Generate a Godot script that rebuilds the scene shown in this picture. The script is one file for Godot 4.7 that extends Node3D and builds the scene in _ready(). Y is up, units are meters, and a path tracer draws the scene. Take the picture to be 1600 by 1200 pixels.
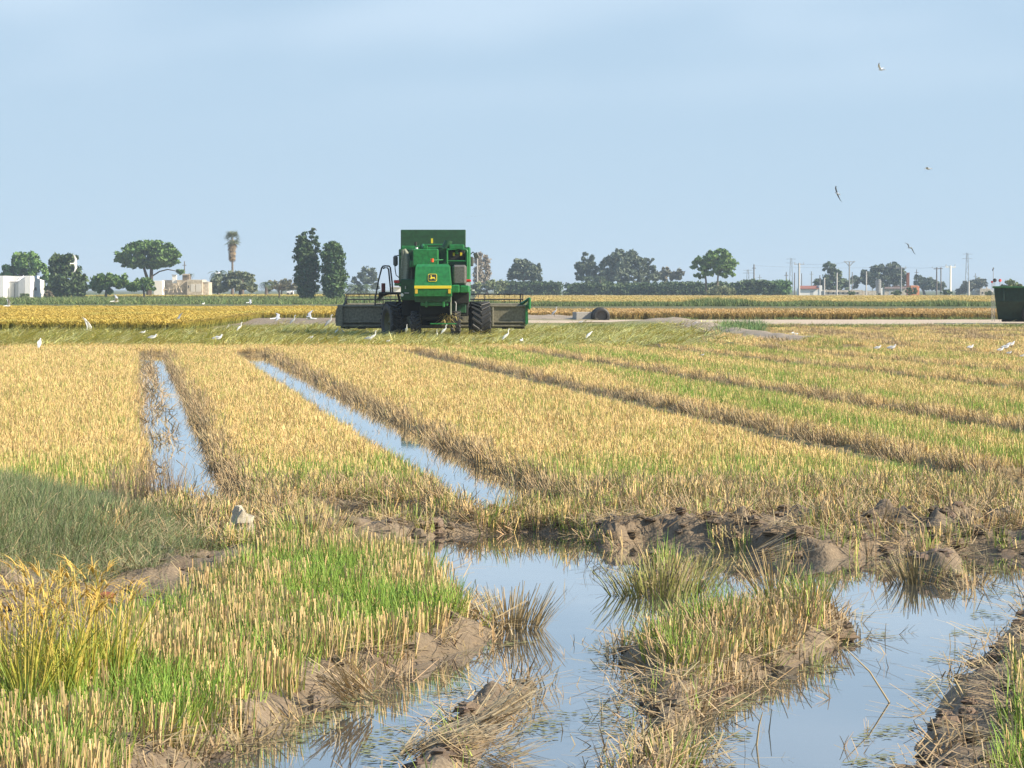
extends Node3D
# Rice harvest: a green combine in a paddy, seen over flooded wheel ruts. Units are metres, -Z is away from the camera.

const F := 4000.0        # focal length in photograph pixels
const HZ := 452.0        # row of the horizon in the photograph
const EYE := 1.48        # eye height over the field
const WL := -0.08        # level of the water in the ruts
const RUT_TURN := 0.1475 # sideways run of the wheel ruts per metre of distance

var rng := RandomNumberGenerator.new()
var n_soft := FastNoiseLite.new()
var n_clod := FastNoiseLite.new()
var n_fine := FastNoiseLite.new()
var n_patch := FastNoiseLite.new()
var cam_basis := Basis()
var taken := {}
var M := {}

# ---------------------------------------------------------------- mesh collector
class MB:
	var v := PackedVector3Array()
	var n := PackedVector3Array()
	var c := PackedColorArray()
	func tri(a: Vector3, b: Vector3, d: Vector3, col := Color.WHITE):   # counter-clockwise seen from outside
		var nn := (b - a).cross(d - a).normalized()
		v.append(a); v.append(d); v.append(b)
		n.append(nn); n.append(nn); n.append(nn)
		c.append(col); c.append(col); c.append(col)
	func quad(a: Vector3, b: Vector3, d: Vector3, e: Vector3, col := Color.WHITE):
		tri(a, b, d, col); tri(a, d, e, col)
	func smooth(a: Vector3, b: Vector3, d: Vector3, na: Vector3, nb: Vector3, nd: Vector3, ca: Color, cb: Color, cd: Color):
		v.append(a); v.append(d); v.append(b)
		n.append(na); n.append(nd); n.append(nb)
		c.append(ca); c.append(cd); c.append(cb)
	func box(lo: Vector3, hi: Vector3, bev := 0.0, col := Color.WHITE, xf := Transform3D.IDENTITY):
		var ctr := (lo + hi) / 2.0
		var h := (hi - lo).abs() / 2.0
		var b := minf(bev, minf(h.x, minf(h.y, h.z)) * 0.9)
		var ax := [Vector3(1, 0, 0), Vector3(0, 1, 0), Vector3(0, 0, 1)]
		for k in 3:
			var a0: Vector3 = ax[k]; var a1: Vector3 = ax[(k + 1) % 3]; var a2: Vector3 = ax[(k + 2) % 3]
			var h0 := h[k]; var h1 := h[(k + 1) % 3] - b; var h2 := h[(k + 2) % 3] - b
			for s in [-1.0, 1.0]:
				var p := [ctr + a0 * h0 * s - a1 * h1 - a2 * h2, ctr + a0 * h0 * s + a1 * h1 - a2 * h2, ctr + a0 * h0 * s + a1 * h1 + a2 * h2, ctr + a0 * h0 * s - a1 * h1 + a2 * h2]
				if s < 0: p.reverse()
				quad(xf * p[0], xf * p[1], xf * p[2], xf * p[3], col)
		if b <= 0.0: return
		for k in 3:      # chamfered edges along axis k
			var a0: Vector3 = ax[k]; var a1: Vector3 = ax[(k + 1) % 3]; var a2: Vector3 = ax[(k + 2) % 3]
			var h0 := h[k] - b; var h1 := h[(k + 1) % 3]; var h2 := h[(k + 2) % 3]
			for s in [-1.0, 1.0]:
				for t in [-1.0, 1.0]:
					var q1: Vector3 = ctr + a1 * h1 * s + a2 * (h2 - b) * t
					var q2: Vector3 = ctr + a1 * (h1 - b) * s + a2 * h2 * t
					var p := [q1 - a0 * h0, q1 + a0 * h0, q2 + a0 * h0, q2 - a0 * h0]
					if s * t > 0: p.reverse()
					quad(xf * p[0], xf * p[1], xf * p[2], xf * p[3], col)
		for sx in [-1.0, 1.0]:
			for sy in [-1.0, 1.0]:
				for sz in [-1.0, 1.0]:
					var p := [ctr + Vector3(h.x * sx, (h.y - b) * sy, (h.z - b) * sz), ctr + Vector3((h.x - b) * sx, h.y * sy, (h.z - b) * sz), ctr + Vector3((h.x - b) * sx, (h.y - b) * sy, h.z * sz)]
					if sx * sy * sz < 0: p.reverse()
					tri(xf * p[0], xf * p[1], xf * p[2], col)
	# sweep of ellipses: axis a stays fixed, the other is square to the path
	func sweep(p: Array, a: Vector3, ra: Array, rb: Array, cols: Array, sides := 8, caps := true):
		var rings := []
		var norms := []
		for i in p.size():
			var t: Vector3 = (p[mini(i + 1, p.size() - 1)] - p[maxi(i - 1, 0)]).normalized()
			var ua := (a - t * a.dot(t)).normalized()
			var ub := t.cross(ua).normalized()
			var r := []; var q := []
			for k in sides:
				var th := TAU * k / sides
				r.append(p[i] + ua * cos(th) * ra[i] + ub * sin(th) * rb[i])
				q.append((ua * cos(th) / maxf(ra[i], 1e-4) + ub * sin(th) / maxf(rb[i], 1e-4)).normalized())
			rings.append(r); norms.append(q)
		for i in p.size() - 1:
			var ca: Color = cols[mini(i, cols.size() - 1)]
			var cb: Color = cols[mini(i + 1, cols.size() - 1)]
			for k in sides:
				var k2 := (k + 1) % sides
				smooth(rings[i][k], rings[i][k2], rings[i + 1][k2], norms[i][k], norms[i][k2], norms[i + 1][k2], ca, ca, cb)
				smooth(rings[i][k], rings[i + 1][k2], rings[i + 1][k], norms[i][k], norms[i + 1][k2], norms[i + 1][k], ca, cb, cb)
		if caps:
			var e := p.size() - 1
			for k in range(1, sides - 1):
				tri(rings[0][0], rings[0][k + 1], rings[0][k], cols[0])
				tri(rings[e][0], rings[e][k], rings[e][k + 1], cols[mini(e, cols.size() - 1)])
	func tube(p: Array, r, sides := 8, col := Color.WHITE):
		var rr := []
		for i in p.size(): rr.append(r[i] if r is Array else r)
		var t: Vector3 = (p[-1] - p[0]).normalized()
		var a := Vector3(1, 0, 0) if absf(t.x) < 0.7 else Vector3(0, 1, 0)
		sweep(p, a, rr, rr, [col], sides)
	# surface of revolution about the x axis: profile of [x, radius]
	func lathe_x(prof: Array, o: Vector3, sides := 28, col := Color.WHITE):
		for i in prof.size() - 1:
			var dx: float = prof[i + 1][0] - prof[i][0]
			var dr: float = prof[i + 1][1] - prof[i][1]
			var nx := -dr; var nr := dx
			for k in sides:
				var t0 := TAU * k / sides; var t1 := TAU * (k + 1) / sides
				var u0 := Vector3(0, cos(t0), sin(t0)); var u1 := Vector3(0, cos(t1), sin(t1))
				var ax := Vector3(1, 0, 0)
				var n0 := (ax * nx + u0 * nr).normalized(); var n1 := (ax * nx + u1 * nr).normalized()
				var a: Vector3 = o + ax * prof[i][0] + u0 * prof[i][1]
				var b: Vector3 = o + ax * prof[i][0] + u1 * prof[i][1]
				var d: Vector3 = o + ax * prof[i + 1][0] + u1 * prof[i + 1][1]
				var e: Vector3 = o + ax * prof[i + 1][0] + u0 * prof[i + 1][1]
				smooth(a, b, d, n0, n1, n1, col, col, col)
				smooth(a, d, e, n0, n1, n0, col, col, col)
	# outline in the xy plane pulled back along z from z1 (front) to z0
	func prism(pts: Array, z0: float, z1: float, col := Color.WHITE):
		var pv := PackedVector2Array()
		for p in pts: pv.append(p)
		if not Geometry2D.is_polygon_clockwise(pv): pass
		else: pv.reverse()
		var idx := Geometry2D.triangulate_polygon(pv)
		for i in range(0, idx.size(), 3):
			var a := pv[idx[i]]; var b := pv[idx[i + 1]]; var d := pv[idx[i + 2]]
			if (b - a).cross(d - a) < 0:
				var s := b; b = d; d = s
			tri(Vector3(a.x, a.y, z1), Vector3(b.x, b.y, z1), Vector3(d.x, d.y, z1), col)
			tri(Vector3(a.x, a.y, z0), Vector3(d.x, d.y, z0), Vector3(b.x, b.y, z0), col)
		for i in pv.size():
			var a := pv[i]; var b := pv[(i + 1) % pv.size()]
			quad(Vector3(a.x, a.y, z0), Vector3(b.x, b.y, z0), Vector3(b.x, b.y, z1), Vector3(a.x, a.y, z1), col)
	func mesh() -> ArrayMesh:
		var m := ArrayMesh.new()
		var arr := []
		arr.resize(Mesh.ARRAY_MAX)
		arr[Mesh.ARRAY_VERTEX] = v; arr[Mesh.ARRAY_NORMAL] = n; arr[Mesh.ARRAY_COLOR] = c
		m.add_surface_from_arrays(Mesh.PRIMITIVE_TRIANGLES, arr)
		return m

# ---------------------------------------------------------------- node helpers
func numbered(called: String) -> String:
	taken[called] = taken.get(called, -1) + 1
	return called if taken[called] == 0 else "%s_%03d" % [called, taken[called]]
func tag(o: Node, label := "", category := "", group := "", kind := ""):
	if label: o.set_meta("label", label)
	if category: o.set_meta("category", category)
	if group: o.set_meta("group", group)
	if kind: o.set_meta("kind", kind)
func thing(called: String, at: Vector3, label: String, category: String, group := "") -> Node3D:
	var o := Node3D.new()
	o.name = numbered(called); add_child(o); o.position = at
	tag(o, label, category, group)
	return o
func obj(called: String, mb, m: Material, parent: Node = self) -> MeshInstance3D:
	var o := MeshInstance3D.new()
	o.name = numbered(called) if parent == self else called
	o.mesh = mb.mesh() if mb is MB else mb
	o.material_override = m
	parent.add_child(o, true)
	return o
func many(called: String, m: Mesh, mt: Material, xf: Array, cols: Array, parent: Node) -> MultiMeshInstance3D:
	var mm := MultiMesh.new()
	mm.transform_format = MultiMesh.TRANSFORM_3D
	mm.use_colors = true
	mm.mesh = m
	mm.instance_count = xf.size()
	for i in xf.size():
		mm.set_instance_transform(i, xf[i])
		mm.set_instance_color(i, cols[i])
	var o := MultiMeshInstance3D.new()
	o.name = called; o.multimesh = mm; o.material_override = mt
	parent.add_child(o, true)
	o.set_meta("kind", "stuff")
	return o

# ---------------------------------------------------------------- photograph pixel -> place
func ray(x: float, y: float) -> Vector3:
	return cam_basis * Vector3(x - 800.0, 600.0 - y, -F)
func at(x: float, y: float, d: float) -> Vector3:      # the point on that sight line at forward distance d
	var r := ray(x, y)
	return Vector3(0, EYE, 0) + r * (d / -r.z)
func gp(x: float, y: float, h := 0.0) -> Vector3:      # where that sight line meets height h
	var r := ray(x, y)
	return Vector3(0, EYE, 0) + r * ((h - EYE) / r.y)

# ---------------------------------------------------------------- materials
func noise_tex(lo: Color, hi: Color, freq: float, seed_: int, oct := 4, size := 256) -> ImageTexture:
	var n := FastNoiseLite.new()
	n.seed = seed_; n.frequency = freq; n.fractal_octaves = oct
	var im := n.get_seamless_image(size, size)
	im.convert(Image.FORMAT_RGB8)
	for y in size:
		for x in size:
			im.set_pixel(x, y, lo.lerp(hi, im.get_pixel(x, y).r))
	return ImageTexture.create_from_image(im)
func bump_tex(freq: float, seed_: int, strength: float, size := 256) -> ImageTexture:
	var n := FastNoiseLite.new()
	n.seed = seed_; n.frequency = freq; n.fractal_octaves = 5
	var im := n.get_seamless_image(size, size)
	im.convert(Image.FORMAT_RGBA8)
	im.bump_map_to_normal_map(strength)
	return ImageTexture.create_from_image(im)
func lin(r: float, g: float, b: float) -> Color:        # a linear base colour as the sRGB that albedo_color wants
	return Color(r, g, b).linear_to_srgb()
func mat(col: Color, rough := 0.7, metal := 0.0, tx: Texture2D = null, sc := 1.0) -> StandardMaterial3D:
	var m := StandardMaterial3D.new()
	m.albedo_color = col; m.roughness = rough; m.metallic = metal
	if tx:
		m.albedo_texture = tx; m.uv1_triplanar = true; m.uv1_scale = Vector3.ONE * sc
	return m
func vmat(rough := 0.8, back := 0.0, tx: Texture2D = null, sc := 1.0) -> StandardMaterial3D:
	var m := mat(Color.WHITE, rough, 0.0, tx, sc)
	m.vertex_color_use_as_albedo = true
	m.cull_mode = BaseMaterial3D.CULL_DISABLED
	if back > 0.0:
		m.backlight_enabled = true; m.backlight = Color(back, back, back)
	return m

# ---------------------------------------------------------------- the lie of the land
var sdg := PackedFloat32Array()      # signed distance to the waterline (+ on land) over the near ground
const SX0 := -8.0
const SD0 := 4.5
const SC := 0.08
const SW := 200
const SH := 225
var ruts := [[-13.6, 0.2, 22.0, 64.0, 0.0], [-10.5, 0.16, 22.0, 64.0, 0.0], [-6.62, 0.31, 17.6, 61.0, 1.0], [-4.33, 0.36, 17.4, 61.0, 1.0], [-0.475, 0.30, 19.5, 62.0, 0.35], [2.2, 0.28, 20.0, 62.0, 0.3],
	[6.1, 0.3, 22.0, 82.0, 0.3], [8.6, 0.28, 22.0, 86.0, 0.3], [12.5, 0.3, 24.0, 88.0, 0.3], [15.0, 0.28, 24.0, 90.0, 0.3]]

func poly_sd(p: Vector2, a: PackedVector2Array) -> float:
	var best := 1e9
	var inside := false
	var j := a.size() - 1
	for i in a.size():
		var e := a[j] - a[i]
		var w := p - a[i]
		var b := w - e * clampf(w.dot(e) / e.length_squared(), 0.0, 1.0)
		best = minf(best, b.length_squared())
		if (a[i].y > p.y) != (a[j].y > p.y) and p.x < (a[j].x - a[i].x) * (p.y - a[i].y) / (a[j].y - a[i].y) + a[i].x:
			inside = not inside
		j = i
	return sqrt(best) if inside else -sqrt(best)

func flat(pts: Array, h := WL) -> PackedVector2Array:
	var r := PackedVector2Array()
	for p in pts:
		var q := gp(p[0], p[1], h)
		r.append(Vector2(q.x, -q.z))
	return r

func map_near():
	var land := [
		flat([[-900, 690], [2500, 690], [2500, 868], [1600, 868], [1480, 864], [1380, 866], [1300, 878], [1200, 870], [1110, 856], [1000, 850], [930, 860], [905, 838], [800, 832], [700, 838], [640, 850], [420, 852], [-900, 852]]),
		flat([[-1500, 838], [420, 838], [560, 858], [690, 895], [738, 925], [768, 958], [815, 992], [800, 1005], [740, 1025], [660, 1052], [560, 1095], [470, 1140], [390, 1175], [330, 1215], [200, 1320], [-1500, 1320]]),
		flat([[585, 1210], [640, 1140], [715, 1085], [790, 1062], [850, 1048], [872, 1062], [850, 1110], [810, 1160], [795, 1215], [780, 1320], [480, 1320]]),
		flat([[938, 1030], [985, 1000], [1060, 982], [1150, 964], [1240, 950], [1310, 945], [1355, 965], [1368, 998], [1310, 1030], [1220, 1062], [1150, 1100], [1125, 1150], [1130, 1215], [1120, 1320], [880, 1320], [925, 1200], [965, 1130], [955, 1070]]),
		flat([[958, 898], [1000, 880], [1060, 878], [1105, 895], [1110, 922], [1040, 938], [985, 932]]),
		flat([[1370, 893], [1410, 874], [1480, 868], [1520, 872], [1545, 900], [1560, 930], [1500, 935], [1440, 907]]),
		flat([[2300, 925], [1600, 940], [1560, 955], [1510, 1000], [1480, 1060], [1430, 1100], [1385, 1160], [1370, 1215], [1340, 1320], [2300, 1320]])]
	var wet := [flat([[510, 808], [640, 812], [705, 822], [690, 831], [560, 827], [515, 820]]), flat([[1322, 706], [1400, 712], [1450, 738], [1380, 734]]), flat([[1560, 752], [1900, 745], [1900, 800], [1600, 800]])]
	sdg.resize(SW * SH)
	for j in SH:
		for i in SW:
			var p := Vector2(SX0 + i * SC, SD0 + j * SC)
			var s := -9.0
			for a in land: s = maxf(s, poly_sd(p, a))
			for a in wet: s = minf(s, -poly_sd(p, a))
			sdg[j * SW + i] = s

func shore(x: float, d: float) -> float:        # metres to the waterline, + on land
	var s := 2.0
	var fx := (x - SX0) / SC; var fd := (d - SD0) / SC
	if fd < SH - 1.01:
		fx = clampf(fx, 0.0, SW - 1.01); fd = maxf(fd, 0.0)
		var i := int(fx); var j := int(fd)
		var k := j * SW + i
		s = lerpf(lerpf(sdg[k], sdg[k + 1], fx - i), lerpf(sdg[k + SW], sdg[k + SW + 1], fx - i), fd - j)
		s += n_clod.get_noise_2d(x * 2.0, d * 2.0) * 0.06
		if d < 14.6: s -= 0.042
	if d > 17.0 and d < 92.0:
		s = minf(s, rut(x, d))
	return s

func rut(x: float, d: float) -> float:
	var u := x - RUT_TURN * (47.5 - d)
	var s := 2.0
	for r in ruts:
		var off: float = absf(u - r[0])
		if off < 1.2:
			var e := n_clod.get_noise_2d(u * 3.0, d * 1.1) * 0.1 + n_soft.get_noise_2d(d * 1.5, r[0] * 7.0) * 0.05
			s = minf(s, maxf(off - r[1] + e, maxf(r[2] - d, d - r[3])))
	return s

func wetness(x: float, d: float) -> float:      # how full the rut is: 1 flooded, lower is mud
	if d < 19.5: return 1.0
	var u := x - RUT_TURN * (47.5 - d)
	var w := 1.0
	var near := 9.0
	for r in ruts:
		if absf(u - r[0]) < near:
			near = absf(u - r[0]); w = r[4]
	return w

func ss(a: float, b: float, x: float) -> float: return smoothstep(a, b, x)

func mound(x: float, d: float) -> float:        # grassy bank at the left
	var e := Vector2((x + 3.6) / 2.4, (d - 14.2) / 3.4).length()
	return lerpf(0.10, 0.27, ss(-1.9, -3.3, x)) * (1.0 - ss(0.25, 1.0, e + n_soft.get_noise_2d(x * 2.0, d * 2.0) * 0.15))

func ridge(x: float, d: float) -> float:        # mud thrown up by the wheels along the cross track
	if d < 13.5 or d > 20.5: return 0.0
	var o := n_soft.get_noise_2d(x * 2.0, 7.0) * 0.45
	var gate := ss(-2.6, -1.6, x)
	var k1 := exp(-pow((d - 15.75 - o * 0.7 - 0.02 * x) / 0.28, 2.0)) * (0.06 + 0.06 * absf(n_clod.get_noise_2d(x * 3.0, 3.0)) + 0.02 * ss(0.3, 2.0, x)) * (0.85 + 1.1 * n_clod.get_noise_2d(x * 9.0, d * 9.0 + 30.0))
	var k2 := exp(-pow((d - 17.5 + o) / 0.28, 2.0)) * (0.01 + 0.05 * absf(n_clod.get_noise_2d(x * 3.0, 43.0)))
	var k3 := exp(-pow((d - 15.1 - o * 0.5) / 0.25, 2.0)) * 0.10 * absf(n_clod.get_noise_2d(x * 2.0, 83.0)) * ss(0.5, 1.5, x)
	var dip := exp(-pow((d - 16.75 - o) / 0.22, 2.0)) * 0.07
	return gate * ss(14.5, 15.1, d) * (k1 + k2 + k3 - dip)

func height(x: float, z: float) -> float:
	var d := -z
	if d > 130.0: return 0.0
	var s := shore(x, d)
	var h := 0.0
	if s < 0.0:
		h = WL - 0.03 - 0.10 * ss(0.0, 0.14, -s)
		if d > 19.5: h += 0.075 * (1.0 - wetness(x, d)) * 1.2
	else:
		h = lerpf(WL - 0.03, 0.0, ss(0.0, 0.20, s))
	var mud := ss(20.0, 17.5, d)
	if mud > 0.0:
		var edge := ss(0.02, 0.12, s)
		var c := n_clod.get_noise_2d(x * 5.0, d * 5.0)
		h += mud * edge * (0.035 * n_soft.get_noise_2d(x * 4.0, d * 4.0) + 0.045 * maxf(c, -0.1) + 0.02 * n_fine.get_noise_2d(x * 12.0, d * 12.0))
		h += ridge(x, d) * edge
		if d > 13.0 and d < 20.0 and s > 0: h += edge * 0.05 * maxf(0.0, n_clod.get_noise_2d(x * 14.0 + 50.0, d * 14.0)) * ss(-2.4, -1.4, x)
	else:
		h += 0.015 * n_soft.get_noise_2d(x * 2.0, d * 2.0) * ss(0.0, 0.2, s)
	if x < 0.0 and d < 21.0: h += mound(x, d) * ss(0.0, 0.3, s)
	if d > 62.0:
		h += bund(x, d)
		h += 0.09 * maxf(0.0, n_soft.get_noise_2d(x * 0.9, d * 0.5)) * ss(64.0, 68.0, d) * ss(104.0, 98.0, d)
	return h

var bund_line := []
func bund(x: float, d: float) -> float:         # dirt ridges beside the track
	var h := 0.0
	for b in bund_line:
		var dx: float = x - b[0]; var dd: float = d - b[1]
		if absf(dx) < 6.0 and absf(dd) < 14.0:
			h = maxf(h, b[2] * exp(-pow(dx / b[3], 2.0) - pow(dd / b[4], 2.0)))
	return h * (1.0 + 0.35 * n_clod.get_noise_2d(x * 2.0, d * 2.0))

func ground_color(x: float, d: float, h: float) -> Color:
	var mud := Color(0.205, 0.152, 0.098)
	var dry := Color(0.35, 0.272, 0.185)
	var c := mud.lerp(dry, clampf(0.5 + 0.9 * n_patch.get_noise_2d(x * 3.0, d * 3.0), 0.0, 1.0))
	c = c * (1.0 + 0.25 * n_fine.get_noise_2d(x * 20.0, d * 20.0))
	if d > 20.0 and d < 66.0:
		c = Color(0.36, 0.26, 0.115).lerp(Color(0.50, 0.365, 0.16), clampf(0.5 + n_patch.get_noise_2d(x * 2.0, d * 2.0), 0.0, 1.0))
	if d >= 66.0:
		var g := Color(0.26, 0.27, 0.085).lerp(Color(0.36, 0.32, 0.12), clampf(0.5 + n_patch.get_noise_2d(x * 0.6, d * 0.3), 0.0, 1.0))
		c = c.lerp(g, ss(66.0, 69.0, d))
		if x > 5.0: c = c.lerp(Color(0.33, 0.24, 0.10), ss(5.0, 7.5, x) * ss(100.0, 92.0, d))
		var b := bund(x, d)
		c = c.lerp(Color(0.50, 0.41, 0.31) * (1.0 + 0.3 * n_fine.get_noise_2d(x * 4.0, d * 4.0)), ss(0.05, 0.16, b))
	if d > 104.0 and d <= 130.0 and x < 0.0:
		c = c.lerp(Color(0.38, 0.30, 0.215) * (1.0 + 0.4 * n_fine.get_noise_2d(x * 3.0, d * 3.0)), ss(104.0, 110.0, d + 5.0 * n_patch.get_noise_2d(x, d * 0.5)))
	if d > 130.0:
		c = Color(0.10, 0.15, 0.04).lerp(Color(0.20, 0.19, 0.07), clampf(0.5 + n_patch.get_noise_2d(x * 0.05, d * 0.05) * 1.2, 0.0, 1.0))
	c.a = 1.0
	return c

func build_ground():
	var ds := []
	var d := 1.5
	while d < 6.5: ds.append(d); d += 0.25
	while d < 4000.0:
		ds.append(d)
		d += clampf(d * 0.0042, 0.045, 0.3) if d < 130.0 else d * 0.04
	var cols := 320
	var v := PackedVector3Array(); var n := PackedVector3Array(); var c := PackedColorArray(); var idx := PackedInt32Array()
	for row in ds:
		var w: float = maxf(4.6, row * 0.30) if row < 200.0 else row * 0.7
		for i in cols:
			var x: float = (float(i) / (cols - 1) * 2.0 - 1.0) * w
			var h := height(x, -row)
			v.append(Vector3(x, h, -row))
			c.append(ground_color(x, row, h))
	n.resize(v.size())
	var rows := ds.size()
	for j in rows:
		for i in cols:
			var a := v[j * cols + maxi(i - 1, 0)]; var b := v[j * cols + mini(i + 1, cols - 1)]
			var e := v[maxi(j - 1, 0) * cols + i]; var f := v[mini(j + 1, rows - 1) * cols + i]
			n[j * cols + i] = (b - a).cross(f - e).normalized()
			if j < rows - 1 and i < cols - 1:
				var k := j * cols + i
				idx.append_array([k, k + cols, k + 1, k + 1, k + cols, k + cols + 1])
	var m := ArrayMesh.new(); var arr := []
	arr.resize(Mesh.ARRAY_MAX)
	arr[Mesh.ARRAY_VERTEX] = v; arr[Mesh.ARRAY_NORMAL] = n; arr[Mesh.ARRAY_COLOR] = c; arr[Mesh.ARRAY_INDEX] = idx
	m.add_surface_from_arrays(Mesh.PRIMITIVE_TRIANGLES, arr)
	var o := obj("ground", m, M.ground)
	tag(o, "brown muddy paddy ground reaching to the horizon", "ground", "", "structure")

func build_water():
	var mb := MB.new()
	mb.quad(Vector3(-30, WL, -1.5), Vector3(30, WL, -1.5), Vector3(30, WL, -92), Vector3(-30, WL, -92))
	var o := obj("water", mb, M.water)
	tag(o, "still muddy water standing in the wheel ruts", "water", "", "structure")

# ---------------------------------------------------------------- blades and tufts
func blade(mb: MB, p: Vector3, dir: float, lean: float, len_: float, wid: float, bend: float, c0: Color, c1: Color, segs := 2, tip := 0.1):
	var out := Vector3(cos(dir), 0, sin(dir))
	var side := Vector3(-sin(dir), 0, cos(dir)).rotated(Vector3.UP, rng.randf_range(-0.9, 0.9))
	var a := lean
	var q := p
	var w0 := wid
	for i in segs:
		var st := Vector3(0, cos(a), 0) + out * sin(a)
		var q2 := q + st * (len_ / segs)
		var w1 := wid * lerpf(1.0, tip, float(i + 1) / segs)
		var col := c0.lerp(c1, (i + 0.5) / segs)
		var l0 := q - side * w0 * 0.5; var r0 := q + side * w0 * 0.5
		var l1 := q2 - side * w1 * 0.5; var r1 := q2 + side * w1 * 0.5
		mb.quad(l0, r0, r1, l1, col)
		q = q2; w0 = w1; a += bend / segs

func vary(c: Color, k: float) -> Color:
	var f := 1.0 + rng.randf_range(-k, k)
	var g := rng.randf_range(-k, k) * 0.35
	return Color(clampf(c.r * (f + g), 0, 1), clampf(c.g * f, 0, 1), clampf(c.b * (f - g), 0, 1))

const STRAW := Color(0.70, 0.52, 0.225)
const STRAW2 := Color(0.56, 0.40, 0.175)
const GREEN := Color(0.16, 0.29, 0.033)
const GREEN2 := Color(0.30, 0.35, 0.065)
const DRY := Color(0.42, 0.31, 0.165)
const DRY2 := Color(0.27, 0.19, 0.105)

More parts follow.
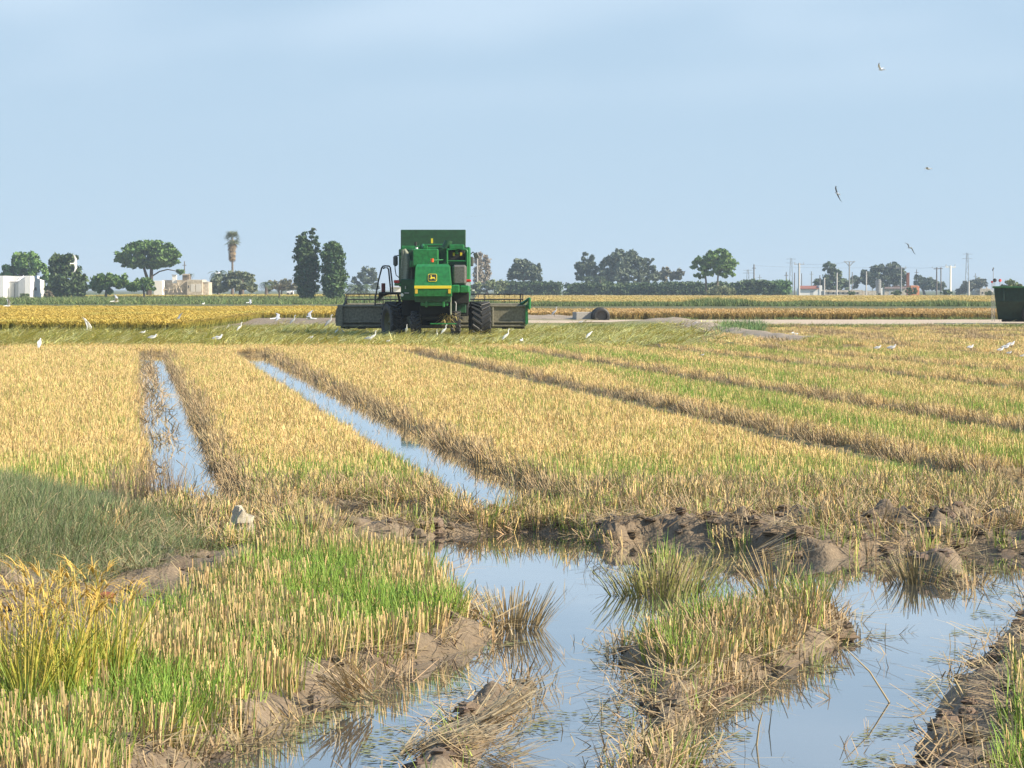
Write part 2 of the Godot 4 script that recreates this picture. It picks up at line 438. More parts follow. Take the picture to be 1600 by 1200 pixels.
func tuft(kind: String, r: float, n: int) -> MB:
	var mb := MB.new()
	for i in n:
		var an := rng.randf() * TAU
		var rr := sqrt(rng.randf()) * r
		var p := Vector3(cos(an) * rr, -0.03, sin(an) * rr)
		var dir := an + rng.randf_range(-1.2, 1.2)
		var t := rng.randf()
		match kind:
			"gold":
				if t < 0.72: blade(mb, p, dir, rng.randf_range(0.0, 0.4), rng.randf_range(0.065, 0.12), rng.randf_range(0.004, 0.0065), 0.1, vary(STRAW2, 0.2), vary(STRAW, 0.22), 1, 0.9)
				elif t < 0.96: blade(mb, p, dir, rng.randf_range(0.1, 0.8), rng.randf_range(0.09, 0.17), 0.007, rng.randf_range(0.3, 1.6), vary(STRAW2, 0.2), vary(STRAW, 0.25), 2, 0.3)
				else: blade(mb, p, dir, rng.randf_range(0.05, 0.3), rng.randf_range(0.12, 0.19), 0.007, 0.3, vary(GREEN2, 0.2), vary(GREEN2, 0.2), 2, 0.15)
			"mixed":
				if t < 0.44: blade(mb, p, dir, rng.randf_range(0.0, 0.25), rng.randf_range(0.09, 0.155), rng.randf_range(0.004, 0.007), 0.05, vary(STRAW2, 0.25), vary(STRAW, 0.25), 1, 0.9)
				elif t < 0.53: blade(mb, p, dir, rng.randf_range(0.2, 0.9), rng.randf_range(0.1, 0.2), 0.006, rng.randf_range(0.2, 1.3), vary(DRY, 0.2), vary(STRAW, 0.2), 2, 0.3)
				else: blade(mb, p, dir, rng.randf_range(0.0, 0.28), rng.randf_range(0.11, 0.205), rng.randf_range(0.005, 0.008), rng.randf_range(0.0, 0.3), vary(GREEN2, 0.2), vary(GREEN, 0.25), 2, 0.1)
			"green":
				if t < 0.2: blade(mb, p, dir, rng.randf_range(0.0, 0.3), rng.randf_range(0.09, 0.15), 0.006, 0.1, vary(STRAW2, 0.2), vary(STRAW, 0.2), 1, 0.9)
				else: blade(mb, p, dir, rng.randf_range(0.0, 0.4), rng.randf_range(0.13, 0.24), rng.randf_range(0.006, 0.009), rng.randf_range(0.0, 0.6), vary(GREEN2, 0.2), vary(GREEN, 0.25), 3, 0.08)
			"dry":
				blade(mb, p, dir, rng.randf_range(0.0, 0.8), rng.randf_range(0.09, 0.21), rng.randf_range(0.005, 0.009), rng.randf_range(-0.1, 0.6), vary(DRY2, 0.25), vary(DRY, 0.3), 2, 0.5)
			"litter":
				blade(mb, p + Vector3(0, 0.04 + rng.randf() * 0.03, 0), rng.randf() * TAU, rng.randf_range(1.2, 1.62), rng.randf_range(0.1, 0.3), rng.randf_range(0.004, 0.008), rng.randf_range(-0.2, 0.25), vary(DRY, 0.3), vary(DRY, 0.3), 1, 0.7)
			"wisp":
				var g := Color(0.135, 0.19, 0.07) if t < 0.62 else (Color(0.21, 0.22, 0.11) if t < 0.87 else Color(0.38, 0.32, 0.19))
				blade(mb, p, dir, rng.randf_range(0.0, 0.5), rng.randf_range(0.08, 0.24), rng.randf_range(0.0025, 0.004), rng.randf_range(0.1, 0.9), vary(g, 0.25), vary(g, 0.3), 3, 0.2)
			"lodged":
				var g2 := Color(0.60, 0.58, 0.18) if t < 0.6 else (Color(0.72, 0.63, 0.25) if t < 0.92 else Color(0.20, 0.25, 0.06))
				blade(mb, p, dir, rng.randf_range(0.5, 1.3), rng.randf_range(0.25, 0.5), rng.randf_range(0.018, 0.034), rng.randf_range(0.2, 0.8), vary(g2, 0.25), vary(g2, 0.25), 3, 0.25)
			"rice":       # standing ripe rice: green-gold stems, drooping golden heads
				blade(mb, p, dir, rng.randf_range(0.0, 0.2), rng.randf_range(0.36, 0.5), rng.randf_range(0.012, 0.022), 0.25, vary(Color(0.13, 0.17, 0.035), 0.25), vary(Color(0.42, 0.35, 0.07), 0.2), 2, 0.7)
				blade(mb, p + Vector3(0, rng.randf_range(0.34, 0.46), 0), dir, 0.3, rng.randf_range(0.10, 0.17), rng.randf_range(0.02, 0.035), 1.4, vary(Color(0.58, 0.44, 0.09), 0.2), vary(Color(0.60, 0.43, 0.11), 0.25), 2, 0.5)
			"pale_rice":
				blade(mb, p, dir, rng.randf_range(0.0, 0.25), rng.randf_range(0.34, 0.5), rng.randf_range(0.014, 0.024), 0.25, vary(Color(0.42, 0.33, 0.10), 0.25), vary(Color(0.52, 0.38, 0.12), 0.2), 2, 0.7)
				blade(mb, p + Vector3(0, rng.randf_range(0.2, 0.46), 0), dir, 0.3, rng.randf_range(0.10, 0.17), rng.randf_range(0.02, 0.035), 1.2, vary(Color(0.56, 0.40, 0.13), 0.2), vary(Color(0.56, 0.38, 0.15), 0.25), 2, 0.5)
			"verge":
				var g3 := Color(0.09, 0.16, 0.035) if t < 0.6 else Color(0.20, 0.23, 0.07)
				blade(mb, p, dir, rng.randf_range(0.0, 0.6), rng.randf_range(0.2, 0.5), rng.randf_range(0.016, 0.03), rng.randf_range(0.1, 0.9), vary(g3, 0.25), vary(g3, 0.25), 2, 0.2)
	return mb

class Sow:                       # collects the places of one sort of plant in several variants
	var xf := []
	var cols := []
	var k := 0
	func _init(n: int):
		for i in n: xf.append([]); cols.append([])
	func put(t: Transform3D, c: Color):
		xf[k].append(t); cols[k].append(c); k = (k + 1) % xf.size()

func place(p: Vector3, sc: float, sy: float, tilt := 0.0, tilt_dir := 0.0) -> Transform3D:
	var b := Basis(Vector3.UP, rng.randf() * TAU).scaled(Vector3(sc, sy, sc))
	if tilt != 0.0: b = Basis(Vector3(sin(tilt_dir), 0, -cos(tilt_dir)), -tilt) * b
	return Transform3D(b, p)

func tint(k := 0.15) -> Color:
	var f := 1.0 + rng.randf_range(-k, k)
	return Color(f * (1.0 + rng.randf_range(-k, k) * 0.3), f, f * (1.0 + rng.randf_range(-k, k) * 0.4))

func sow(called: String, s: Sow, kind: String, r: float, n: int, label: String, category: String, mt: Material):
	var o := Node3D.new()
	o.name = numbered(called); add_child(o)
	tag(o, label, category, "", "stuff")
	for i in s.xf.size():
		if s.xf[i].size(): many("tufts", tuft(kind, r, n).mesh(), mt, s.xf[i], s.cols[i], o)

func build_plants():
	var gold := Sow.new(5); var mixed := Sow.new(5); var green := Sow.new(3); var dry := Sow.new(4); var litter := Sow.new(3)
	# --- stubble between the ruts; regrowth is strongest in strips along the drill lines
	var green_bands := [[0.3, 1.75, 0.95], [2.9, 4.3, 0.95], [4.9, 5.7, 0.7], [6.8, 8.1, 0.85], [9.3, 11.4, 0.6], [-2.2, -1.7, 0.25]]
	var d := 18.6
	while d < 66.0:
		var step := 0.5
		var w := d * 0.26 + 0.5
		var dens := 130.0 if d < 26.0 else (95.0 if d < 36.0 else (62.0 if d < 48.0 else 42.0))
		var grow := 1.0 if d < 36.0 else (1.15 if d < 48.0 else 1.3)
		for i in int(step * 2.0 * w * dens):
			var x := rng.randf_range(-w, w)
			var dd := d + rng.randf() * step
			var s := shore(x, dd)
			if s < 0.03: continue
			var u := x - RUT_TURN * (47.5 - dd)
			var p := Vector3(x, height(x, -dd), -dd)
			var row := absf(fposmod(u * 1.0 + n_soft.get_noise_2d(u, dd * 0.2) * 0.1, 0.27) - 0.135) / 0.135       # drilled rows
			var patch := n_patch.get_noise_2d(x * 0.9, dd * 0.35)
			var gr := 0.03 + 0.3 * maxf(0.0, patch) + 0.9 * ss(22.6, 19.8, dd + n_soft.get_noise_2d(x * 2.0, 3.0) * 1.4)
			for g in green_bands:
				gr += g[2] * ss(g[0] - 0.25, g[0] + 0.25, u) * ss(g[1] + 0.25, g[1] - 0.25, u) * ss(-0.45, 0.1, n_patch.get_noise_2d(u * 2.2 + 9.0, dd * 0.2))
			var side := 9.0
			for r in ruts:
				if absf(u - r[0]) < absf(side): side = u - r[0]
			if s < (0.17 if side > 0.0 else 0.06) and rng.randf() < 0.88:      # stalks bent and bared along the rut, thickest on its right lip
				dry.put(place(p, 1.0, rng.randf_range(0.8, 1.15) if side > 0.0 else 0.7, rng.randf_range(0.0, 0.45), rng.randf() * TAU), tint(0.2))
			elif rng.randf() < gr:
				if rng.randf() < (0.75 if u > -0.3 else (0.55 if dd < 22.0 else 0.2)): green.put(place(p, grow, rng.randf_range(0.55, 0.85)), tint(0.15))
				else: mixed.put(place(p, grow, rng.randf_range(0.8, 1.1)), tint(0.15))
			else:
				if row > 0.72 and rng.randf() < 0.75 and dd < 50.0: continue
				var k := 1.0 + 0.12 * n_patch.get_noise_2d(x * 2.0, dd)
				var tc := tint(0.12)
				gold.put(place(p, grow, rng.randf_range(0.85, 1.08) * k), Color(tc.r * k, tc.g * k, tc.b * k))
		d += step
	# --- stubble of the next field at the right, beyond
	for i in 16000:
		var dd2 := rng.randf_range(63.0, 100.0)
		var x2 := rng.randf_range(3.0, dd2 * 0.26 + 1.0)
		if x2 < lerpf(4.5, 9.5, (dd2 - 63.0) / 37.0) + n_soft.get_noise_2d(x2, dd2) * 1.5 or shore(x2, dd2) < 0.03 or bund(x2, dd2) > 0.12: continue
		var p2 := Vector3(x2, height(x2, -dd2), -dd2)
		var pt := n_patch.get_noise_2d(x2 * 1.2, dd2 * 0.5)
		if pt > 0.22: dry.put(place(p2, 1.4, rng.randf_range(0.6, 1.1), rng.randf_range(0, 0.5), rng.randf() * TAU), tint(0.25))
		elif pt < -0.33: mixed.put(place(p2, 1.5, rng.randf_range(0.8, 1.1)), tint(0.15))
		else: gold.put(place(p2, 1.5, rng.randf_range(0.7, 1.05)), tint(0.15))
	# --- trampled cross track
	for i in 7600:
		var dd3 := rng.randf_range(14.3, 19.0)
		var x3 := rng.randf_range(-2.4, dd3 * 0.26)
		var s3 := shore(x3, dd3)
		if s3 < 0.02: continue
		var p3 := Vector3(x3, height(x3, -dd3), -dd3)
		var t := rng.randf()
		var clump := n_patch.get_noise_2d(x3 * 6.0, dd3 * 6.0)
		var bare := ss(16.7, 15.7, dd3)
		if clump < -0.28 + bare * 0.52: 
			if t < 0.16: litter.put(place(p3, 1.0, 1.0), tint(0.25))
			continue
		if t < 0.40: dry.put(place(p3, 1.0, rng.randf_range(0.7, 1.1), rng.randf_range(0.1, 1.2), rng.randf() * TAU), tint(0.25))
		elif t < 0.70: mixed.put(place(p3, 1.0, rng.randf_range(0.7, 1.05), rng.randf_range(0, 0.3), rng.randf() * TAU), tint(0.2))
		elif t < 0.86: green.put(place(p3, 0.9, rng.randf_range(0.6, 0.9), rng.randf_range(0, 0.4), rng.randf() * TAU), tint(0.2))
		else: litter.put(place(p3, 1.0, 1.0), tint(0.25))
	# --- near stubble blocks
	var bare := flat([[-900, 700], [440, 832], [405, 870], [300, 918], [215, 958], [185, 1000], [0, 1040], [-900, 1100]], 0.05)
	for i in 17000:
		var dd4 := rng.randf_range(5.5, 15.2)
		var x4 := rng.randf_range(-dd4 * 0.27 - 0.3, dd4 * 0.27 + 0.3)
		var s4 := shore(x4, dd4)
		if s4 < 0.015: continue
		var h4 := height(x4, -dd4)
		var p4 := Vector3(x4, h4, -dd4)
		var px := 800.0 + x4 / dd4 * F
		var py := HZ + (EYE - h4) / dd4 * F
		if Geometry2D.is_point_in_polygon(Vector2(x4, dd4), bare): continue
		if dd4 > 14.0 and x4 > -1.2: continue
		var t4 := rng.randf()
		var grown := 1.0 + 0.35 * n_patch.get_noise_2d(x4 * 5.0 + 20.0, dd4 * 5.0)
		if n_patch.get_noise_2d(x4 * 9.0, dd4 * 9.0 + 60.0) > 0.34 and s4 > 0.1:      # trodden gaps with broken straw
			if t4 < 0.5: litter.put(place(p4, 0.9, 0.8), tint(0.25))
			if t4 < 0.8: continue
		var on_b := x4 < 0.62 and x4 > -0.75 and dd4 < 9.6 and px > 560.0 and px < 890.0      # the straw-covered mud spit
		var on_right := px > 1340.0 and dd4 < 12.5
		if on_b:
			if t4 < 0.07: litter.put(place(p4, 0.8, 0.7), tint(0.25))
			elif t4 < 0.10: dry.put(place(p4, 0.8, 0.6, rng.randf_range(0.8, 1.3), rng.randf_range(-0.6, 0.6)), tint(0.25))
			elif t4 < 0.13: green.put(place(p4, 0.6, 0.5, rng.randf_range(0.3, 1.0), rng.randf() * TAU), tint(0.2))
			continue
		var rim := 0.17 + 0.1 * n_soft.get_noise_2d(x4 * 4.0, dd4 * 4.0)
		if on_right: rim = 0.36
		if s4 < rim:
			if t4 < (0.035 if on_right else 0.13): dry.put(place(p4, 0.9, rng.randf_range(0.45, 0.8), rng.randf_range(0.0, 0.8), rng.randf() * TAU), tint(0.25))
			elif t4 < (0.09 if on_right else 0.28): litter.put(place(p4, 1.0, 1.0), tint(0.25))
			elif t4 < 0.32 and not on_right: green.put(place(p4, 0.7, 0.6, rng.randf_range(0.1, 0.7), rng.randf() * TAU), tint(0.2))
			continue
		var centre := dd4 < 14.0 and px > 930.0 and px < 1370.0
		var wild := n_patch.get_noise_2d(x4 * 3.0, dd4 * 3.0)
		if centre and t4 < 0.42: dry.put(place(p4, 1.0, rng.randf_range(0.55, 0.9), rng.randf_range(0, 0.5), rng.randf() * TAU), tint(0.2))
		elif wild > (0.02 if centre else 0.10) or on_right and t4 < 0.5: green.put(place(p4, 1.0, rng.randf_range(0.75, 1.05), rng.randf_range(0, 0.2), rng.randf() * TAU), tint(0.18))
		else: mixed.put(place(p4, 1.0, rng.randf_range(0.85, 1.35) * grown * (0.78 if centre else 1.0), rng.randf_range(0, 0.15), rng.randf() * TAU), tint(0.18) * Color(0.86, 0.85, 0.95))
	sow("golden_stubble", gold, "gold", 0.09, 26, "golden cut rice stubble covering the field between the ruts", "stubble", M.leaf)
	sow("green_stubble", mixed, "mixed", 0.075, 16, "stubble of straw mixed with fresh green rice shoots", "stubble", M.leaf)
	sow("rice_regrowth", green, "green", 0.07, 13, "bright green rice regrowth in patches of the stubble", "grass", M.leaf)
	sow("dry_straw", dry, "dry", 0.08, 18, "dull brown dry stalks leaning along ruts and mud edges", "straw", M.leaf)
	sow("straw_litter", litter, "litter", 0.12, 14, "loose broken straw lying on the bare mud", "straw", M.leaf)

	var stone_at := gp(377, 838, 0.02)
	# --- fine dark grass of the bank at the left
	var wisp := Sow.new(4)
	for i in 9000:
		var x5 := rng.randf_range(-5.6, -1.2)
		var d5 := rng.randf_range(11.2, 18.3)
		var m5 := mound(x5, d5)
		var bald := ss(13.3, 12.4, d5 + (x5 + 2.4) * 0.35 + n_soft.get_noise_2d(x5 * 3.0, d5 * 3.0) * 0.9)
		if m5 < 0.02 or rng.randf() < bald * 0.95: continue
		if x5 > -2.0 and rng.randf() < 0.45: continue
		if Vector2(x5 - stone_at.x, (d5 + stone_at.z) * 0.35).length() < 0.2: continue
		wisp.put(place(Vector3(x5, height(x5, -d5), -d5), 1.0, rng.randf_range(0.55, 1.15) * lerpf(0.6, 1.0, ss(-1.7, -3.0, x5))), tint(0.2))
	sow("bank_grass", wisp, "wisp", 0.1, 30, "fine dark green grass on the earth bank beside the paddy", "grass", M.leaf)
	var bl := Sow.new(3)
	for i in 900:
		var x6 := rng.randf_range(-5.0, -1.2)
		var d6 := rng.randf_range(11.0, 15.2)
		if mound(x6, d6) < 0.02: continue
		bl.put(place(Vector3(x6, height(x6, -d6) - 0.02, -d6), 0.8, 1.0), tint(0.3))
	sow("bank_litter", bl, "litter", 0.12, 16, "dry plant litter on the bare front of the bank", "straw", M.leaf)

	# --- cut and lodged rice round the combine
	var lod := Sow.new(5)
	for i in 19000:
		var d7 := rng.randf_range(64.5, 100.0) if rng.randf() < 0.92 else rng.randf_range(100.0, 124.0)
		var x7 := rng.randf_range(-d7 * 0.26, d7 * 0.26)
		if x7 > lerpf(4.5, 9.5, (d7 - 63.0) / 37.0) + n_soft.get_noise_2d(x7, d7) * 1.5 and d7 < 98.0: continue
		if bund(x7, d7) > 0.17: continue
		if x7 < -10.5 and d7 > 90.5: continue
		if d7 > 100.0 and (x7 > -3.0 or n_patch.get_noise_2d(x7 * 0.7, d7 * 0.7) < -0.15): continue
		var hump := n_patch.get_noise_2d(x7 * 0.8, d7 * 0.5)
		var sc := rng.randf_range(0.75, 1.2)
		var thick := maxf(0.14, 0.30 + 0.75 * hump)
		if d7 > 70.0: thick *= 0.8
		if absf(x7 + 2.4) < 3.6 and d7 > 74.0 and d7 < 88.0: thick *= 0.45
		var tc2 := tint(0.2)
		lod.put(place(Vector3(x7, height(x7, -d7) - 0.02, -d7), sc * 1.3, sc * thick, rng.randf_range(0, 0.4), rng.randf_range(-0.5, 0.9)), tc2)
	sow("lodged_rice", lod, "lodged", 0.2, 16, "flattened yellow green rice and weeds around the combine", "grass", M.leaf)

func field(called: String, poly: PackedVector2Array, n: int, sc: float, hgt: float, label: String, col: Color, core: Color, kind := "rice"):
	# standing rice: a body of stems with the ears as separate plants through its upper part and along its front
	var s := Sow.new(3)
	var lo := Vector2(1e9, 1e9); var hi := -lo
	for p in poly: lo = lo.min(p); hi = hi.max(p)
	var got := 0; var tries := 0
	while got < n and tries < n * 6:
		tries += 1
		var p := Vector2(rng.randf_range(lo.x, hi.x), lerpf(lo.y, hi.y, pow(rng.randf(), 1.25)))
		if not Geometry2D.is_point_in_polygon(p, poly): continue
		got += 1
		var k := 1.0 + 0.22 * n_patch.get_noise_2d(p.x * 0.5, p.y * 0.25) + rng.randf_range(-0.1, 0.1)
		var hh := hgt / 0.5 * (1.0 + 0.14 * n_patch.get_noise_2d(p.x * 0.7, p.y * 0.2)) * rng.randf_range(0.9, 1.08)
		var g := maxf(0.0, n_patch.get_noise_2d(p.x * 0.3 + 40.0, p.y * 0.12)) * 0.7
		s.put(place(Vector3(p.x, 0.0, -p.y), sc, hh), Color(col.r * k * (1.0 - g * 0.4), col.g * k, col.b * k))
	for i in poly.size():
		var a0 := poly[i]; var b0 := poly[(i + 1) % poly.size()]
		if (a0.y + b0.y) / 2.0 > lo.y + (hi.y - lo.y) * 0.6: continue
		var m := int(minf((b0 - a0).length(), 120.0) / (0.07 * sc))
		for j in m:
			var e := a0.lerp(b0, (j + rng.randf()) / m)
			s.put(place(Vector3(e.x, 0.0, -e.y - rng.randf_range(-0.2, 0.25)), sc, hgt / 0.5 * rng.randf_range(0.85, 1.05)), Color(col.r, col.g, col.b) * rng.randf_range(0.85, 1.1))
	var o := Node3D.new()
	o.name = numbered(called); add_child(o)
	tag(o, label, "rice field", "", "stuff")
	for i in 3: many("plants", tuft(kind, 0.17, 16).mesh(), M.leaf, s.xf[i], s.cols[i], o)
	var mb := MB.new()
	var idx := Geometry2D.triangulate_polygon(poly)
	for i in range(0, idx.size(), 3):
		var a := poly[idx[i]]; var b := poly[idx[i + 1]]; var c := poly[idx[i + 2]]
		mb.tri(Vector3(a.x, hgt * 0.72, -a.y), Vector3(b.x, hgt * 0.72, -b.y), Vector3(c.x, hgt * 0.72, -c.y), core)
	var low := obj("stems", mb, M.leaf, o)
	low.set_meta("kind", "stuff")

func build_fields():
	var P := func(pts): return flat(pts, 0.0)
	var L1: PackedVector2Array = P.call([[-420, 519], [280, 518], [340, 509], [400, 500], [640, 498]])
	L1.append(Vector2(-4.5, 172)); L1.append(Vector2(-60, 172))
	field("ripe_rice_field", L1, 42000, 1.1, 0.37, "standing ripe golden rice left of and behind the combine", Color(0.88, 0.87, 0.72), Color(0.40, 0.32, 0.06))
	var R1: PackedVector2Array = P.call([[690, 498.5], [1000, 499.0], [2000, 500.5]])
	R1.append(Vector2(46, 143)); R1.append(Vector2(-4.0, 143))
	field("reddish_rice_field", R1, 24000, 1.1, 0.40, "reddish brown ripe rice standing behind the dirt road", Color(0.92, 0.90, 1.05), Color(0.42, 0.32, 0.12), "pale_rice")
	var R2 := PackedVector2Array([Vector2(-3, 236), Vector2(80, 236), Vector2(130, 470), Vector2(-6, 470)])
	field("yellow_rice_field", R2, 20000, 2.6, 0.42, "distant yellow rice beyond the green ditch", Color(0.92, 0.97, 0.9), Color(0.38, 0.32, 0.08), "pale_rice")
	var L2 := PackedVector2Array([Vector2(-70, 405), Vector2(-12, 405), Vector2(-12, 520), Vector2(-75, 520)])
	field("olive_rice_field", L2, 8000, 3.0, 0.5, "distant olive yellow rice before the palms and cypresses", Color(0.85, 0.9, 0.85), Color(0.34, 0.27, 0.07))
	# green strips
	var v := Sow.new(4)
	for i in 5200:
		var x := rng.randf_range(-4.0, 76.0)
		var k := maxf(0.0, n_patch.get_noise_2d(x * 0.35, 5.0))
		v.put(place(Vector3(x, 0, -rng.randf_range(222, 235)), 2.2, rng.randf_range(0.7, 1.1) + 1.9 * k), tint(0.25))
	for i in 7000:
		var d := rng.randf_range(250.0, 395.0)
		var x := rng.randf_range(-d * 0.25, -d * 0.02)
		v.put(place(Vector3(x, 0, -d), 3.0, rng.randf_range(0.4, 1.2) * (1.0 + 1.2 * maxf(0.0, n_patch.get_noise_2d(x * 0.4, d * 0.1)))), tint(0.25))
	for i in 5000:
		var d := rng.randf_range(96.0, 101.5)
		var x := rng.randf_range(2.0, 30.0)
		v.put(place(Vector3(x, 0, -d), 1.0, rng.randf_range(0.12, 0.4)), tint(0.25))
	for i in 1500:
		var x := rng.randf_range(5.0, 34.0)
		if n_patch.get_noise_2d(x * 1.2, 77.0) < 0.0: continue
		v.put(place(Vector3(x, 0, -rng.randf_range(121.0, 122.2)), 1.0, rng.randf_range(0.15, 0.5)), tint(0.25))
	for i in 260:
		var q := gp(rng.randf_range(1125, 1190), rng.randf_range(512, 528))
		v.put(place(q, 1.0, rng.randf_range(0.6, 1.1)), Color(0.75, 1.0, 1.2))
	sow("verge_grass", v, "verge", 0.2, 14, "green grass and reeds along ditches and the road verge", "grass", M.leaf)

func build_road():
	# a gravelled track behind the combine, a little above the field
	var mb := MB.new()
	var prof := [[101.3, -0.02], [101.9, 0.05], [103.5, 0.075], [111.0, 0.085], [119.0, 0.075], [120.6, 0.05], [121.2, -0.02]]
	var xs := []
	var x := -7.0
	while x < 60.0: xs.append(x); x += 0.5
	var pos := func(i: int, j: int) -> Vector3:
		var xx: float = xs[i]
		var near: float = ss(6.0, 14.0, xx)
		var dd: float = lerpf(119.0 - (121.0 - prof[j][0]) * 0.35, prof[j][0], near)
		var y: float = prof[j][1] + 0.012 * n_clod.get_noise_2d(xx * 3.0, dd * 3.0)
		return Vector3(xx, y, -dd - n_soft.get_noise_2d(xx * 0.5, j * 3.0) * 0.4)
	for i in xs.size() - 1:
		for j in prof.size() - 1:
			mb.quad(pos.call(i, j), pos.call(i + 1, j), pos.call(i + 1, j + 1), pos.call(i, j + 1), Color(1, 1, 1))
	var o := obj("dirt_road", mb, M.road)
	tag(o, "pale beige dirt road running behind the stubble", "road", "", "structure")
# ---------------------------------------------------------------- trees
func rdir() -> Vector3:
	var z := rng.randf_range(-1, 1); var a := rng.randf() * TAU
	var r := sqrt(1 - z * z)
	return Vector3(r * cos(a), z, r * sin(a))

func leafs(mb: MB, ctr: Vector3, cr: Vector3, n: int, leaf: float, ca: Color, cb: Color):
	for i in n:
		var q := ctr + rdir() * cr * pow(rng.randf(), 0.4)
		var t := rdir(); var s := t.cross(rdir()).normalized()
		var l := leaf * rng.randf_range(0.6, 1.3)
		var col := vary(ca.lerp(cb, rng.randf()) * 1.4, 0.25)
		var a := q - t * l; var b := q + s * l * 0.55; var c := q + t * l; var e := q - s * l * 0.55
		mb.quad(a, b, c, e, col)

func crown(lobes: Array, clumps: int, per: int, leaf: float, ca: Color, cb: Color, rel := 0.28, flatten := 1.0) -> MB:
	var mb := MB.new()
	var tot := 0.0
	for l in lobes: tot += l[1].x * l[1].y
	for i in clumps:
		var pick := rng.randf() * tot
		var l: Array = lobes[0]
		for q in lobes:
			pick -= q[1].x * q[1].y
			if pick <= 0: l = q; break
		var r: Vector3 = l[1]
		var ctr: Vector3 = l[0] + rdir() * r * lerpf(0.45, 0.92, sqrt(rng.randf()))
		var cr := minf(r.x, r.y) * rel * rng.randf_range(0.7, 1.35)
		var shade := rng.randf_range(-0.15, 0.15)
		leafs(mb, ctr, Vector3(cr * 1.2, cr * flatten, cr * 1.2), per, leaf, vary(ca, 0.12), vary(cb, 0.12))
	return mb

func limb(mb: MB, a: Vector3, b: Vector3, r0: float, r1: float, sag := 0.0):
	var m := (a + b) / 2 + Vector3(rng.randf_range(-1, 1) * r0, sag, rng.randf_range(-1, 1) * r0)
	mb.tube([a, m, b], [r0, (r0 + r1) / 2, r1], 7)

# lobes in photograph pixels [x, y, rx, ry] at distance d; base at pixel column bx
func tree(called: String, label: String, d: float, bx: float, lobes: Array, clumps: int, per: int, leaf: float, ca: Color, cb: Color, trunk_r: float, group := "", rel := 0.28, bark := "bark", flatten := 1.0) -> Node3D:
	var k := d / F
	var o := at(bx, HZ, d); o.y = 0.0
	var t := thing(called, o, label, "tree", group)
	var ls := []
	for l in lobes:
		var p := at(l[0], l[1], d) - o
		ls.append([p, Vector3(l[2] * k, l[3] * k, l[2] * k * 0.85)])
	var tr := MB.new()
	var top: Vector3 = ls[0][0]
	var fork := Vector3(top.x * 0.5, top.y * 0.62, 0)
	tr.tube([Vector3(0, -0.2, 0), Vector3(top.x * 0.2, top.y * 0.3, 0), fork], [trunk_r * 1.25, trunk_r, trunk_r * 0.75], 8)
	for l in ls: limb(tr, fork, l[0], trunk_r * 0.55, trunk_r * 0.15)
	obj("trunk", tr, M[bark], t)
	obj("crown", crown(ls, clumps, per, leaf, ca, cb, rel, flatten), M.foliage, t)
	return t

func fan_palm(d: float, bx: float, topy: float, h_crown: float, label: String):
	var o := at(bx, HZ, d); o.y = 0
	var H := at(bx, topy, d).y
	var t := thing("fan_palm", o, label, "palm tree")
	var tr := MB.new()
	tr.tube([Vector3(0, -0.2, 0), Vector3(0.05, H * 0.4, 0), Vector3(0, H, 0)], [0.34, 0.2, 0.16], 9)
	obj("trunk", tr, M.palm_bark, t)
	var gr := MB.new(); var dead := MB.new()
	for i in 70:
		var az := rng.randf() * TAU
		var up := rng.randf_range(-0.7, 1.35)
		fan(gr, Vector3(0, H, 0), az, up, rng.randf_range(0.7, 1.15), rng.randf_range(0.75, 1.0), Color(0.10, 0.13, 0.05), Color(0.19, 0.20, 0.09))
	for i in 110:
		var az2 := rng.randf() * TAU
		var f := rng.randf()
		fan(dead, Vector3(0, H + 0.5 - f * h_crown * 0.72, 0), az2, -0.85 - 0.5 * f, rng.randf_range(0.5, 0.9) * (1.3 - 0.8 * f), 0.7, Color(0.28, 0.20, 0.12), Color(0.36, 0.27, 0.16))
	obj("green_fronds", gr, M.foliage, t)
	obj("dead_frond_skirt", dead, M.foliage, t)

func fan(mb: MB, p: Vector3, az: float, up: float, stalk: float, r: float, ca: Color, cb: Color):
	var dir := Vector3(cos(az) * cos(up), sin(up), sin(az) * cos(up))
	var side := Vector3(-sin(az), 0, cos(az))
	var c := p + dir * stalk
	mb.quad(p - side * 0.02, p + side * 0.02, c + side * 0.02, c - side * 0.02, ca)
	for k in 9:
		var a := (k - 4) * 0.32
		var q: Vector3 = c + (dir * cos(a) + side * sin(a)) * r + Vector3(0, -0.25 * r * absf(a), 0)
		var w: Vector3 = (side * cos(a) - dir * sin(a)) * 0.07
		mb.quad(c - w * 0.6, c + w * 0.6, q + w * 0.3, q - w * 0.3, vary(ca.lerp(cb, rng.randf()), 0.2))

